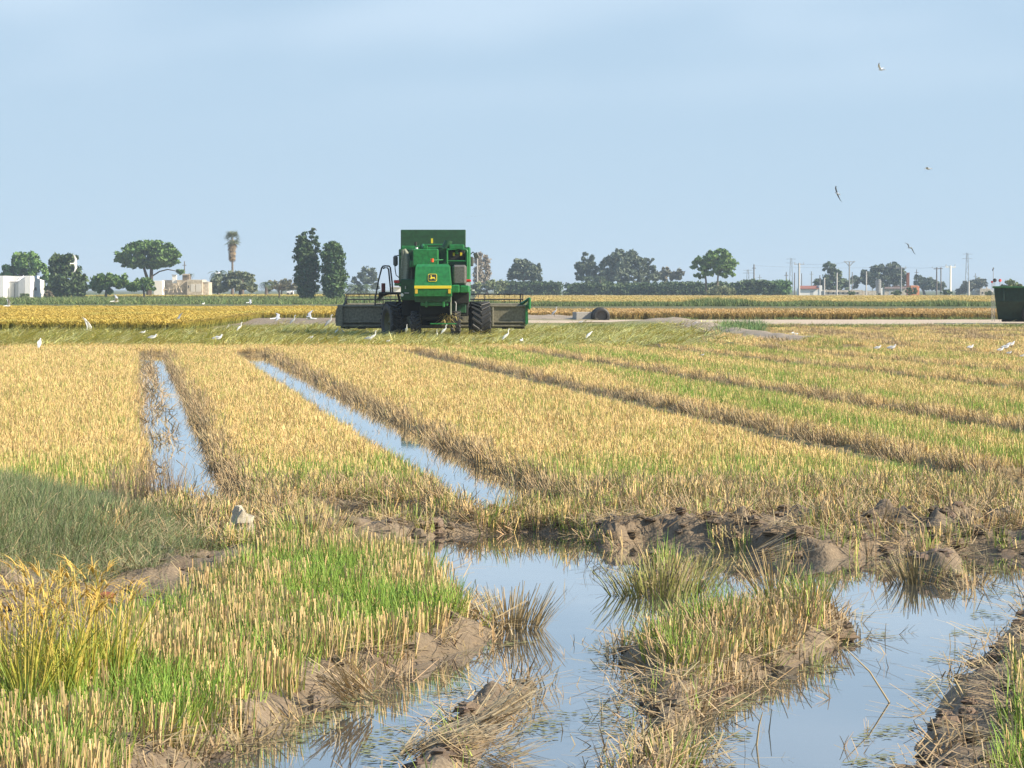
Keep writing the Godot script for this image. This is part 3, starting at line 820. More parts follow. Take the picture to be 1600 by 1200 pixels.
func date_palm(d: float, bx: float, topy: float, spread: float, label: String, n := 46):
	var o := at(bx, HZ, d); o.y = 0
	var H := at(bx, topy, d).y
	var R := spread * d / F
	var t := thing("date_palm", o, label, "palm tree")
	var tr := MB.new()
	var base := maxf(0.6, H - R * 0.8)
	tr.tube([Vector3(0, -0.2, 0), Vector3(0, base * 0.5, 0), Vector3(0, base, 0)], [0.3, 0.28, 0.26], 8)
	obj("trunk", tr, M.palm_bark, t)
	var mb := MB.new()
	for i in n:
		var az := rng.randf() * TAU
		var up := rng.randf_range(0.0, 1.4)
		var len_ := R * rng.randf_range(0.85, 1.15)
		var q := Vector3(0, base, 0)
		var out := Vector3(cos(az), 0, sin(az)); var side := Vector3(-sin(az), 0, cos(az))
		var a := up
		for k in 7:
			var st: Vector3 = out * cos(a) + Vector3.UP * sin(a)
			var q2 := q + st * len_ / 7.0
			for s in [-1.0, 1.0]:
				var tip: Vector3 = q2 + side * s * len_ * 0.15 * (1.0 - k * 0.1) + st * len_ * 0.08 + Vector3(0, -0.06 * len_, 0)
				mb.tri(q, q2, tip, vary(Color(0.075, 0.11, 0.045), 0.3))
			q = q2; a -= 0.28
	obj("fronds", mb, M.foliage, t)

func build_trees():
	var pine_a := Color(0.055, 0.11, 0.024); var pine_b := Color(0.11, 0.175, 0.038)
	var euc_a := Color(0.055, 0.075, 0.045); var euc_b := Color(0.095, 0.115, 0.07)
	var fig_a := Color(0.06, 0.125, 0.026); var fig_b := Color(0.12, 0.20, 0.048)
	tree("broad_tree", "broad leafy green tree rising behind the white farmhouse", 420, 40, [[42, 413, 24, 20], [20, 425, 18, 15], [62, 428, 16, 18], [52, 445, 22, 16], [30, 442, 24, 14]], 120, 38, 0.42, fig_a, fig_b, 0.3)
	tree("dark_broad_tree", "tall dark evergreen tree beside the white farmhouse wall", 374, 100, [[98, 415, 19, 22], [104, 440, 27, 26], [88, 412, 12, 17], [112, 412, 12, 16], [118, 448, 18, 17], [88, 450, 16, 18]], 170, 46, 0.36, Color(0.028, 0.055, 0.016), Color(0.065, 0.095, 0.03), 0.3)
	tree("low_pine", "round low pine bush standing left of the small pine", 366, 165, [[168, 442, 25, 15], [152, 447, 16, 10], [188, 440, 16, 12], [162, 436, 12, 10]], 80, 42, 0.32, pine_a, Color(0.10, 0.155, 0.035), 0.2)
	tree("small_pine", "small spreading pine in front of the low cream house", 362, 226, [[222, 444, 23, 9], [210, 449, 13, 8], [238, 446, 11, 9], [226, 440, 13, 7]], 60, 42, 0.3, pine_a, Color(0.11, 0.165, 0.04), 0.15)
	# umbrella pine
	var d := 430.0
	var o := at(233, HZ, d); o.y = 0
	var t := thing("umbrella_pine", o, "tall umbrella pine with wide flat crown on two trunks", "tree")
	var k := d / F
	var ls := []
	for l in [[228, 397, 48, 21], [205, 402, 30, 13], [252, 396, 30, 18], [235, 387, 28, 12], [188, 406, 15, 9], [268, 406, 14, 13], [215, 413, 26, 8], [240, 412, 25, 9], [281, 426, 8, 8]]:
		ls.append([at(l[0], l[1], d) - o, Vector3(l[2] * k, l[3] * k, l[2] * k * 0.9)])
	var tb := MB.new(); var tb2 := MB.new()
	tb.tube([Vector3(0, -0.2, 0), at(236, 440, d) - o, at(237, 412, d) - o, at(240, 398, d) - o], [0.36, 0.33, 0.26, 0.12], 9)
	limb(tb, at(237, 432, d) - o, at(262, 421, d) - o, 0.13, 0.1, 0.25); limb(tb, at(262, 421, d) - o, at(280, 424, d) - o, 0.1, 0.05)
	limb(tb, at(237, 420, d) - o, at(258, 402, d) - o, 0.16, 0.06); limb(tb, at(237, 418, d) - o, at(215, 404, d) - o, 0.16, 0.06)
	tb2.tube([Vector3(-0.1, -0.2, 0.2), at(231, 438, d) - o, at(224, 416, d) - o, at(208, 402, d) - o], [0.34, 0.3, 0.2, 0.1], 9)
	obj("trunk", tb, M.bark, t); obj("trunk", tb2, M.bark, t)
	obj("crown", crown(ls, 260, 46, 0.36, pine_a, Color(0.085, 0.145, 0.03), 0.26, 0.7), M.foliage, t)
	# palms and olive round the cream house
	fan_palm(470, 363, 374, 5.2, "tall fan palm with skirt of dead fronds")
	date_palm(480, 341, 418, 17, "bushy date palm left of the tall fan palm", 60)
	date_palm(520, 297, 424, 8, "little palm behind the chimney of the cream house", 30)
	date_palm(500, 379, 420, 12, "small palm showing behind the grey olive tree")
	tree("olive_tree", "wide grey green olive tree beneath the tall fan palm", 455, 375, [[375, 440, 26, 16], [350, 442, 18, 14], [392, 446, 12, 12], [366, 432, 16, 9], [336, 448, 11, 9]], 110, 46, 0.34, Color(0.085, 0.105, 0.055), Color(0.14, 0.155, 0.085), 0.25)
	date_palm(475, 416, 435, 13, "ragged palm bush right of the olive tree", 40)
	tree("scrub_tree", "dull brownish scrub between olive tree and cypresses", 500, 440, [[440, 443, 14, 10], [425, 447, 10, 9], [455, 446, 10, 9], [468, 450, 9, 7]], 50, 30, 0.36, Color(0.10, 0.105, 0.05), Color(0.17, 0.15, 0.085), 0.15)
	# little bare tree standing in the green strip
	var sp := thing("sapling", gp(436, 470), "thin leafless sapling standing in the green strip", "tree")
	var sb := MB.new()
	sb.tube([Vector3(0, -0.1, 0), Vector3(0.05, 0.9, 0), Vector3(-0.02, 1.6, 0)], [0.13, 0.1, 0.06], 6)
	for i in 9: limb(sb, Vector3(0, rng.randf_range(0.9, 1.6), 0), Vector3(rng.randf_range(-0.7, 0.7), rng.randf_range(1.7, 2.6), rng.randf_range(-0.6, 0.6)), 0.05, 0.02)
	obj("trunk", sb, M.bark, sp)
	# cypresses
	var cy_a := Color(0.028, 0.06, 0.018); var cy_b := Color(0.06, 0.105, 0.028)
	tree("tall_cypress", "tall dark cypress with loose twigs at its top", 334, 480, [[478, 432, 17, 30], [476, 400, 15, 28], [480, 455, 16, 14], [474, 378, 10, 16], [484, 416, 14, 22], [488, 365, 5, 12], [494, 380, 5, 12], [496, 395, 4, 9]], 190, 44, 0.24, cy_a, Color(0.052, 0.085, 0.028), 0.25, "", 0.36)
	tree("round_cypress", "shorter rounded green cypress beside the tall one", 332, 521, [[521, 412, 18, 30], [523, 440, 19, 26], [518, 394, 14, 16], [522, 456, 14, 13]], 190, 46, 0.24, cy_a, cy_b, 0.25, "", 0.34)
	date_palm(480, 560, 436, 24, "wide date palm behind the left end of the header", 70)
	tree("hazy_tree", "hazy grey tree showing above the wide date palm", 620, 572, [[575, 430, 14, 14], [562, 440, 12, 10], [585, 444, 9, 10]], 60, 30, 0.45, euc_a, euc_b, 0.3)
	# poplars, shrubs
	tree("poplar", "thinning greyish poplar right of the combine cab mirror", 520, 748, [[748, 405, 6, 14], [748, 425, 7, 20], [747, 440, 7, 10]], 70, 32, 0.22, Color(0.17, 0.145, 0.115), Color(0.25, 0.215, 0.165), 0.2, "poplars", 0.55)
	tree("poplar", "slimmer greyish poplar, right one of the pair", 525, 760, [[760, 410, 5, 13], [760, 428, 6, 18], [760, 442, 6, 8]], 60, 32, 0.22, Color(0.18, 0.155, 0.12), Color(0.26, 0.22, 0.17), 0.2, "poplars", 0.55)
	tree("willow_shrub", "pale green shrub mass at the foot of the poplars", 490, 764, [[758, 448, 18, 9], [776, 447, 16, 10], [742, 452, 14, 9]], 60, 40, 0.3, Color(0.11, 0.14, 0.06), Color(0.17, 0.19, 0.085), 0.12)
	# eucalypts
	tree("eucalyptus", "lone rounded eucalyptus above the left end of the hedge", 560, 818, [[818, 422, 20, 15], [832, 425, 13, 13], [806, 426, 12, 12], [816, 412, 13, 9], [797, 433, 6, 5], [838, 436, 12, 8], [843, 415, 2.5, 4]], 130, 40, 0.36, euc_a, euc_b, 0.35)
	tree("eucalyptus", "tallest eucalyptus with dense rounded crown behind hedge", 570, 968, [[968, 410, 20, 20], [985, 408, 13, 18], [954, 418, 16, 18], [970, 430, 30, 14], [1000, 418, 12, 18], [966, 396, 10, 9], [946, 432, 14, 12], [990, 434, 36, 10]], 280, 44, 0.36, euc_a, euc_b, 0.4)
	tree("eucalyptus", "open layered eucalyptus at the left of the tall one", 572, 916, [[918, 402, 12, 7], [910, 418, 12, 10], [922, 420, 12, 12], [905, 432, 8, 8], [922, 436, 20, 8], [932, 424, 9, 9]], 120, 36, 0.36, euc_a, euc_b, 0.3)
	tree("eucalyptus", "thin airy eucalyptus at the right of the tall one", 575, 1014, [[1014, 408, 8, 7], [1016, 424, 9, 12], [1022, 432, 8, 8]], 50, 32, 0.36, euc_a, euc_b, 0.25)
	date_palm(540, 918, 428, 13, "brown palm in front of the layered eucalyptus", 40)
	date_palm(540, 938, 428, 10, "green palm in front of the tallest eucalyptus", 36)
	tree("low_tree", "low reddish brown tree behind the middle of the hedge", 590, 1046, [[1042, 430, 13, 11], [1060, 430, 10, 9], [1034, 424, 7, 6]], 60, 36, 0.36, euc_a, Color(0.13, 0.11, 0.075), 0.2)
	# pine with two stems in front of the hedge
	var d2 := 455.0
	var o2 := at(1123, HZ, d2); o2.y = 0
	var t2 := thing("spreading_pine", o2, "layered pine with slim trunk standing before the hedge", "tree")
	var k2 := d2 / F
	var l2 := []
	for l in [[1122, 402, 22, 14], [1132, 412, 19, 16], [1104, 407, 17, 11], [1092, 415, 13, 8], [1112, 420, 20, 9], [1098, 429, 16, 5], [1136, 427, 13, 7], [1086, 410, 9, 4], [1122, 394, 14, 6]]:
		l2.append([at(l[0], l[1], d2) - o2, Vector3(l[2] * k2, l[3] * k2, l[2] * k2 * 0.9)])
	var tb3 := MB.new(); var tb4 := MB.new()
	tb3.tube([Vector3(-0.1, -0.2, 0), at(1121, 445, d2) - o2, at(1122, 430, d2) - o2, at(1123, 405, d2) - o2], [0.2, 0.17, 0.14, 0.08], 8)
	limb(tb3, at(1122, 428, d2) - o2, at(1134, 412, d2) - o2, 0.09, 0.04); limb(tb3, at(1122, 424, d2) - o2, at(1106, 412, d2) - o2, 0.09, 0.04)
	tb4.tube([Vector3(-2.2, -0.2, 0), at(1103, 438, d2) - o2, at(1101, 422, d2) - o2, at(1104, 408, d2) - o2], [0.2, 0.16, 0.14, 0.07], 8)
	obj("trunk", tb3, M.bark_pale, t2); obj("trunk", tb4, M.bark, t2)
	obj("crown", crown(l2, 190, 44, 0.34, pine_a, pine_b, 0.3, 0.75), M.foliage, t2)
	# hedge
	for h in [[775, 880, 440, "dark clipped hedge stretch below the lone eucalyptus", 505.0], [880, 1035, 442, "dark hedge stretch below the tallest eucalyptus", 500.0], [1030, 1160, 441, "hedge stretch behind the layered pine", 495.0], [1150, 1236, 438, "bright green hedge end beside the red roofed house", 488.0]]:
		var hd: float = h[4]
		var oh := at((h[0] + h[1]) / 2.0, HZ, hd); oh.y = 0
		var th := thing("hedge", oh, h[3], "hedge", "hedge behind the fields")
		var mb := MB.new()
		var n := int((h[1] - h[0]) * 2.6)
		for i in n:
			var x := rng.randf_range(h[0] + 4, h[1] - 4)
			var y: float = lerpf(h[2] + 3, 459, pow(rng.randf(), 1.3)) + n_soft.get_noise_2d(x * 0.6, 1.0) * 3.0
			var bright: float = ss(1195, 1215, x)
			leafs(mb, at(x, y, hd) - oh + Vector3(0, 0, rng.randf_range(-1.2, 1.2)), Vector3(0.75, 0.5, 0.7), 34, 0.26, Color(0.03, 0.055, 0.02).lerp(Color(0.045, 0.10, 0.025), bright), Color(0.065, 0.10, 0.035).lerp(Color(0.085, 0.16, 0.045), bright))
		obj("foliage", mb, M.foliage, th)
		for i in 5:
			var st := MB.new()
			var sx := lerpf(h[0] + 8.0, h[1] - 8.0, i / 4.0)
			var b := at(sx, HZ, hd) - oh
			st.tube([Vector3(b.x, -0.2, 0), Vector3(b.x + 0.1, 1.6, 0)], [0.12, 0.06], 6)
			obj("stem", st, M.bark, th)
	tree("reed_clump", "pale silvery reed clump at the foot of the layered pine", 450, 1128, [[1126, 453, 15, 8], [1112, 456, 10, 6], [1142, 455, 9, 6]], 46, 44, 0.3, Color(0.13, 0.15, 0.075), Color(0.20, 0.215, 0.115), 0.08)
	# trees behind the farm at the right
	tree("farm_tree", "dark tree with an airy top behind the red roofed house", 610, 1301, [[1298, 442, 20, 14], [1296, 418, 11, 8], [1306, 428, 10, 9], [1316, 446, 14, 11], [1282, 446, 12, 10]], 130, 38, 0.4, Color(0.05, 0.075, 0.035), Color(0.09, 0.12, 0.055), 0.3, "farm trees")
	tree("farm_tree", "wide grey green tree behind the grain silo", 640, 1375, [[1372, 424, 15, 12], [1396, 424, 14, 13], [1355, 432, 14, 11], [1380, 438, 28, 12], [1338, 440, 11, 10], [1408, 434, 10, 12]], 170, 38, 0.42, euc_a, euc_b, 0.35, "farm trees")
	tree("farm_tree", "low hazy tree line right of the orange building", 680, 1445, [[1434, 438, 8, 8], [1450, 444, 16, 10], [1468, 446, 12, 8], [1428, 433, 5, 4]], 90, 34, 0.42, euc_a, euc_b, 0.3, "farm trees")
	tree("farm_tree", "grey low tree behind the small beige house", 680, 1520, [[1518, 446, 16, 10], [1530, 443, 12, 9], [1506, 452, 10, 7], [1498, 456, 8, 5]], 100, 34, 0.42, euc_a, Color(0.12, 0.12, 0.085), 0.3, "farm trees")
	tree("ornamental_bush", "light green feathery bush behind the green trailer", 320, 1580, [[1578, 446, 12, 8], [1590, 450, 8, 6], [1570, 450, 8, 5]], 40, 34, 0.22, Color(0.12, 0.15, 0.07), Color(0.18, 0.21, 0.10), 0.08)
	for b in [[1424, 455, 10, 5, "dark shrub below the brick chimney"], [1400, 458, 8, 4, "shrub before the white farm shed"], [1478, 457, 10, 4, "low shrub beneath the white power pole"], [1545, 459, 6, 4, "shrub against the small beige house"], [1330, 458, 6, 3, "low bush against the long grey wall"]]:
		tree("shrub", b[4], 470, b[0], [[b[0], b[1], b[2], b[3]], [b[0] + 4, b[1] + 1, b[2] * 0.6, b[3] * 0.8]], 26, 30, 0.22, Color(0.05, 0.085, 0.03), Color(0.09, 0.125, 0.05), 0.06, "farm shrubs")
	tree("shrub", "round bush against the corner of the white farmhouse", 362, 38, [[38, 464, 7, 5]], 22, 34, 0.22, Color(0.07, 0.10, 0.04), Color(0.12, 0.15, 0.06), 0.06)
	tree("shrub", "brown withered bush between farmhouse and dark tree", 366, 76, [[76, 460, 7, 7]], 22, 34, 0.22, Color(0.12, 0.10, 0.065), Color(0.19, 0.155, 0.10), 0.06)
	tree("shrub", "grey twiggy bush on the path left of the header", 124, 396, [[397, 498, 11, 6]], 22, 44, 0.1, Color(0.20, 0.165, 0.12), Color(0.28, 0.235, 0.17), 0.03)

# ---------------------------------------------------------------- houses, silo, poles
func house_box(t: Node3D, o: Vector3, x0: float, x1: float, ytop: float, d: float, deep: float, m: Material, called := "wall", y_bot := -0.1):
	var mb := MB.new()
	var a := at(x0, ytop, d) - o; var b := at(x1, ytop, d) - o
	mb.box(Vector3(a.x, y_bot, b.z - deep), Vector3(b.x, a.y, b.z), 0.03)
	return obj(called, mb, m, t)
func pane(t: Node3D, o: Vector3, x0: float, y0: float, x1: float, y1: float, d: float, called: String, m: Material):
	var a := at(x0, y0, d - 0.03) - o; var b := at(x1, y1, d - 0.03) - o
	var mb := MB.new()
	mb.box(Vector3(a.x, b.y, a.z - 0.1), Vector3(b.x, a.y, a.z), 0.01)
	return obj(called, mb, m, t)

func build_buildings():
	# white farmhouse at the left edge
	var d := 372.0
	var o := at(30, HZ, d); o.y = 0
	var t := thing("white_farmhouse", o, "white flat roofed farmhouse with grey door and red plinth", "house")
	house_box(t, o, -60, 5.5, 431, d - 3.0, 9.0, M.white, "wing_wall")
	house_box(t, o, 5.5, 38.5, 431.5, d, 6.0, M.white)
	house_box(t, o, 38.5, 47.5, 431, d - 1.0, 7.0, M.white, "pier_wall")
	var mb := MB.new()      # side wing set at an angle, its long wall in shade
	var p0 := at(47.5, 432, d - 0.8) - o; var p1 := at(69, 438, d + 7.0) - o
	mb.quad(Vector3(p0.x, -0.1, p0.z), Vector3(p1.x, -0.1, p1.z), Vector3(p1.x, p1.y, p1.z), Vector3(p0.x, p0.y, p0.z))
	mb.quad(Vector3(p1.x, -0.1, p1.z), Vector3(p1.x - 5, -0.1, p1.z - 0.5), Vector3(p1.x - 5, p1.y, p1.z - 0.5), p1)
	mb.quad(p0, p1, Vector3(p1.x - 5, p1.y, p1.z - 0.5), Vector3(p0.x - 3, p0.y, p0.z - 3))
	obj("side_wing", mb, M.white, t)
	pane(t, o, 16, 441, 28.5, 468.5, d, "door", M.grey_door)
	pane(t, o, 15.2, 439.6, 29.3, 441, d - 0.05, "door_lintel", M.grey)
	pane(t, o, 22.1, 441.5, 22.6, 468, d - 0.12, "door_seam", M.dark)
	pane(t, o, 6.5, 465, 15.6, 470, d, "plinth", M.brick)
	pane(t, o, -10, 465, 5, 471, d - 3.0, "plinth", M.plinth_pale)
	pane(t, o, 28, 436, 37, 437.5, d, "lamp_bracket", M.white)
	pane(t, o, 54, 449, 57, 454, d + 1.5, "window", M.dark)
	# cream house with chimney
	d = 440.0
	o = at(283, HZ, d); o.y = 0
	t = thing("cream_house", o, "low cream house with square chimney behind small pine", "house")
	house_box(t, o, 240, 253.5, 438.5, d - 0.5, 5.0, M.white, "gable_wall")
	house_box(t, o, 253.5, 292, 437.5, d + 3.0, 5.0, M.cream, "porch_wall")
	house_box(t, o, 292, 316, 437, d, 6.0, M.cream)
	house_box(t, o, 316.3, 326, 441, d + 0.8, 5.0, M.cream, "lean_to_wall")
	pane(t, o, 315.5, 439.4, 326.5, 441, d + 0.7, "lean_to_roof", M.white)
	house_box(t, o, 285, 296, 429.5, d + 1.0, 1.2, M.brown_wall, "chimney", 3.0)
	pane(t, o, 284, 428, 297, 429.4, d + 0.8, "chimney_cap", M.cream)
	house_box(t, o, 269, 275.5, 430, d + 2.0, 0.8, M.white, "flue", 2.5)
	pane(t, o, 268, 429, 276.5, 430, d + 1.9, "flue_cap", M.grey)
	pane(t, o, 294, 446, 295.5, 450, d, "window", M.dark)
	pane(t, o, 298, 444, 304, 456, d, "garage_panel", M.cream_panel)
	pane(t, o, 306, 444, 314, 456, d, "garage_panel", M.cream_panel)
	var df := thing("driftwood_rails", o, "pale rough wooden rails before the cream house porch", "fence")
	var mb2 := MB.new()
	for i in 5:
		mb2 = MB.new()
		limb(mb2, at(256 + i * 7, 457, d - 3) - o, at(256 + i * 7 + rng.randf_range(-3, 3), 449, d - 3) - o, 0.09, 0.06)
		obj("post", mb2, M.pale_wood, df)
	mb2 = MB.new()
	limb(mb2, at(254, 453, d - 3) - o, at(272, 452, d - 3) - o, 0.1, 0.08)
	obj("rail", mb2, M.pale_wood, df)
	mb2 = MB.new()
	limb(mb2, at(284, 457, d - 3) - o, at(277, 440, d - 3) - o, 0.14, 0.07); limb(mb2, at(280, 447, d - 3) - o, at(288, 439, d - 3) - o, 0.09, 0.04)
	obj("branch", mb2, M.pale_wood, df)
	# red roofed white house
	d = 590.0
	o = at(1266, HZ, d); o.y = 0
	t = thing("red_roofed_house", o, "small white house with red tiled roof beside hedge end", "house")
	house_box(t, o, 1249, 1283, 450.5, d, 5.0, M.white)
	house_box(t, o, 1280, 1284.5, 446, d - 0.1, 5.2, M.white, "gable_wall")
	var rb := MB.new()
	var a := at(1248.5, 450.8, d - 0.4) - o; var b := at(1280, 450.8, d - 0.4) - o; var c := at(1280, 446.5, d + 3) - o; var e := at(1249.5, 446.5, d + 3) - o
	rb.quad(a, b, c, e); rb.quad(e, c, Vector3(c.x, b.y, c.z - 3), Vector3(e.x, b.y, e.z - 3)); rb.quad(a - Vector3(0, 0.12, 0), b - Vector3(0, 0.12, 0), b, a)
	obj("roof", rb, M.roof, t)
	pane(t, o, 1266, 455, 1271, 461, d, "door", M.grey_door)
	# long low shed
	d = 580.0
	o = at(1328, HZ, d); o.y = 0
	t = thing("long_shed", o, "long low grey shed with pale roof edge", "shed")
	house_box(t, o, 1288, 1347, 455, d, 6.0, M.cream)
	pane(t, o, 1284.8, 453, 1347.5, 455, d - 0.3, "roof_edge", M.cream)
	house_box(t, o, 1347.6, 1369, 454.5, d + 0.5, 5.0, M.cream, "annex_wall")
	for i in 7: pane(t, o, 1293 + i * 7.6, 456.6, 1296 + i * 7.6, 459, d, "window", M.dark)
	# silo
	d = 585.0
	o = at(1372.5, HZ, d); o.y = 0
	t = thing("grain_silo", o, "grey cylindrical grain silo with domed top", "silo")
	var k := d / F
	var sb := MB.new()
	var H := at(1372, 436.0, d).y
	sb.tube([Vector3(0, 0.6, 0), Vector3(0, H - 0.35, 0), Vector3(0, H - 0.12, 0), Vector3(0, H, 0)], [4.4 * k, 4.4 * k, 3.3 * k, 0.8 * k], 18)
	obj("barrel", sb, M.silo, t)
	for i in 5:
		var ri := MB.new()
		var y := 1.2 + i * 0.5
		ri.tube([Vector3(0, y, 0), Vector3(0, y + 0.06, 0)], [4.55 * k, 4.55 * k], 18)
		obj("hoop", ri, M.grey, t)
	house_box(t, o, 1376.5, 1378.8, 450, d - 0.4, 0.6, M.white, "pipe_box")
	for s in [-1, 1]:
		var lg := MB.new()
		lg.tube([Vector3(s * 0.4, 0, 0), Vector3(s * 0.4, 0.7, 0)], 0.07, 6)
		obj("leg", lg, M.grey, t)
	# white shed + brick chimney + orange building
	d = 600.0
	o = at(1398, HZ, d); o.y = 0
	t = thing("white_shed", o, "white farm shed with low dark roof below the chimney", "shed")
	house_box(t, o, 1382, 1416, 451, d, 6.0, M.cream)
	var r2 := MB.new()
	a = at(1381.5, 451, d - 0.3) - o; b = at(1416.5, 451, d - 0.3) - o; c = at(1416.5, 448.2, d + 4) - o; e = at(1383, 448.2, d + 4) - o
	r2.quad(a, b, c, e)
	obj("roof", r2, M.roof_dull, t)
	pane(t, o, 1389, 454.5, 1393.5, 461, d, "door", M.grey_door)
	pane(t, o, 1404, 454, 1408, 457, d, "window", M.dark)
	d = 640.0
	o = at(1429, HZ, d); o.y = 0
	t = thing("orange_building", o, "orange building block beside the brick chimney", "house")
	house_box(t, o, 1423, 1434, 446, d, 5.0, M.orange)
	house_box(t, o, 1434.2, 1436.5, 447, d + 0.5, 4.0, M.orange, "annex_wall")
	house_box(t, o, 1397, 1417, 446, d + 3, 4.0, M.roof_dull, "back_roof")
	pane(t, o, 1426, 449, 1428, 452, d, "window", M.dark)
	pane(t, o, 1430, 449, 1432, 452, d, "window", M.dark)
	o = at(1418.8, HZ, 620.0); o.y = 0
	t = thing("brick_chimney", o, "tall square red brick chimney of the farm", "chimney")
	house_box(t, o, 1416.6, 1421.2, 427, 620.0, 0.7, M.brick, "stack")
	pane(t, o, 1416.2, 426, 1421.6, 427, 619.8, "cap", M.brick)
	# beige house
	d = 520.0
	o = at(1540, HZ, d); o.y = 0
	t = thing("beige_house", o, "small beige house beside the green trailer", "house")
	house_box(t, o, 1531, 1548, 451, d, 5.0, M.cream)
	house_box(t, o, 1548.2, 1551.5, 453.2, d - 0.2, 4.0, M.white, "porch_wall")
	house_box(t, o, 1524, 1530.8, 453.5, d + 1.0, 4.0, M.cream, "annex_wall")
	pane(t, o, 1534, 456, 1536.5, 459, d, "window", M.dark)
	house_box(t, o, 1541, 1543, 448.5, d + 2, 0.5, M.cream, "chimney", 1.0)
	# small white vehicle far behind the combine's left post
	o = at(455, HZ, 470.0); o.y = 0
	t = thing("parked_van", o, "small white van far off between scrub and cypress", "van")
	house_box(t, o, 448, 458, 455, 470.0, 1.6, M.white, "body", 0.35)
	pane(t, o, 455, 455.6, 457.8, 457, 470.0, "window", M.dark)
	for x in [450, 456]:
		var w := MB.new()
		w.tube([at(x, 460, 469.9) - o, at(x, 460, 470.3) - o], 0.3, 12)
		obj("wheel", w, M.rubber, t)
	# pale thing behind the ladder of the combine: a far white hut
	o = at(616, HZ, 430.0); o.y = 0
	t = thing("white_hut", o, "little white hut glimpsed beside the combine ladder", "hut")
	house_box(t, o, 609, 627, 448.5, 430.0, 3.0, M.white)
	var hr := MB.new()
	a = at(608, 449, 429.6) - o; b = at(628, 449, 429.6) - o; c = at(628, 446.5, 431.5) - o; e = at(611, 446.5, 431.5) - o
	hr.quad(a, b, c, e); hr.quad(e, c, Vector3(c.x, b.y, c.z - 2), Vector3(a.x, a.y, c.z - 2))
	obj("roof", hr, M.grey, t)

func pole(x: float, ytop: float, d: float, style: String, label: String, m: Material, wid := 0.13):
	var o := at(x, HZ, d); o.y = 0
	var k := d / F
	var H := at(x, ytop, d).y
	var t := thing("lattice_pylon" if style == "lattice" else "utility_pole", o, label, "pylon" if style == "lattice" else "pole", "poles and pylons across the plain")
	var mb := MB.new()
	if style == "lattice":
		var b := 3.0 * k if wid < 0.2 else wid * 6.0; var tp := b * 0.35
		for sx in [-1.0, 1.0]:
			for sz in [-1.0, 1.0]:
				var lg := MB.new()
				lg.tube([Vector3(b * sx, -0.2, b * sz), Vector3(tp * sx, H, tp * sz)], 0.055, 4)
				obj("leg", lg, m, t)
		var n := int(H / 1.6)
		for i in n:
			var y0 := H * i / n; var y1 := H * (i + 1) / n
			var w0 := lerpf(b, tp, y0 / H); var w1 := lerpf(b, tp, y1 / H)
			var s := 1.0 if i % 2 == 0 else -1.0
			mb.tube([Vector3(-w0 * s, y0, w0), Vector3(w1 * s, y1, w1)], 0.04, 4)
			mb.tube([Vector3(w0, y0, -w0 * s), Vector3(w1, y1, w1 * s)], 0.04, 4)
		obj("bracing", mb, m, t)
		for f in [0.86, 0.97]:
			var ar := MB.new()
			ar.tube([Vector3(-9 * k * (1.4 - f * 0.6), H * f, 0), Vector3(9 * k * (1.4 - f * 0.6), H * f, 0)], 0.06, 5)
			obj("arm", ar, m, t)
		return
	mb.tube([Vector3(0, -0.2, 0), Vector3(0, H, 0)], [wid * 1.3, wid], 8)
	obj("post", mb, m, t)
	var arm := MB.new()
	match style:
		"tee": arm.box(Vector3(-8 * k, H - 0.35, -0.06), Vector3(8 * k, H - 0.18, 0.06), 0.02)
		"short": arm.box(Vector3(-3 * k, H - 0.9, -0.05), Vector3(3 * k, H - 0.76, 0.05), 0.02)
		"vee":
			arm.tube([Vector3(0, H - 1.0, 0), Vector3(-7 * k, H + 0.05, 0)], 0.09, 5)
			arm.tube([Vector3(0, H - 1.0, 0), Vector3(7 * k, H + 0.05, 0)], 0.09, 5)
			arm.tube([Vector3(-9 * k, H, 0), Vector3(9 * k, H, 0)], 0.08, 5)
		"aitch":
			arm.tube([Vector3(-5 * k, H - 0.3, 0), Vector3(9 * k, H - 0.2, 0)], 0.09, 5)
			arm.tube([Vector3(6.5 * k, -0.2, 0), Vector3(6.5 * k, H, 0)], 0.12, 6)
		_: arm = null
	if arm: obj("cross_arm", arm, m, t)
	if style in ["tee", "vee", "aitch"]:
		for s in [-1.0, 1.0]:
			var ins := MB.new()
			ins.tube([Vector3(s * 7 * k, H - 0.15, 0), Vector3(s * 7 * k, H + 0.25, 0)], [0.07, 0.04], 5)
			obj("insulator", ins, M.grey, t)

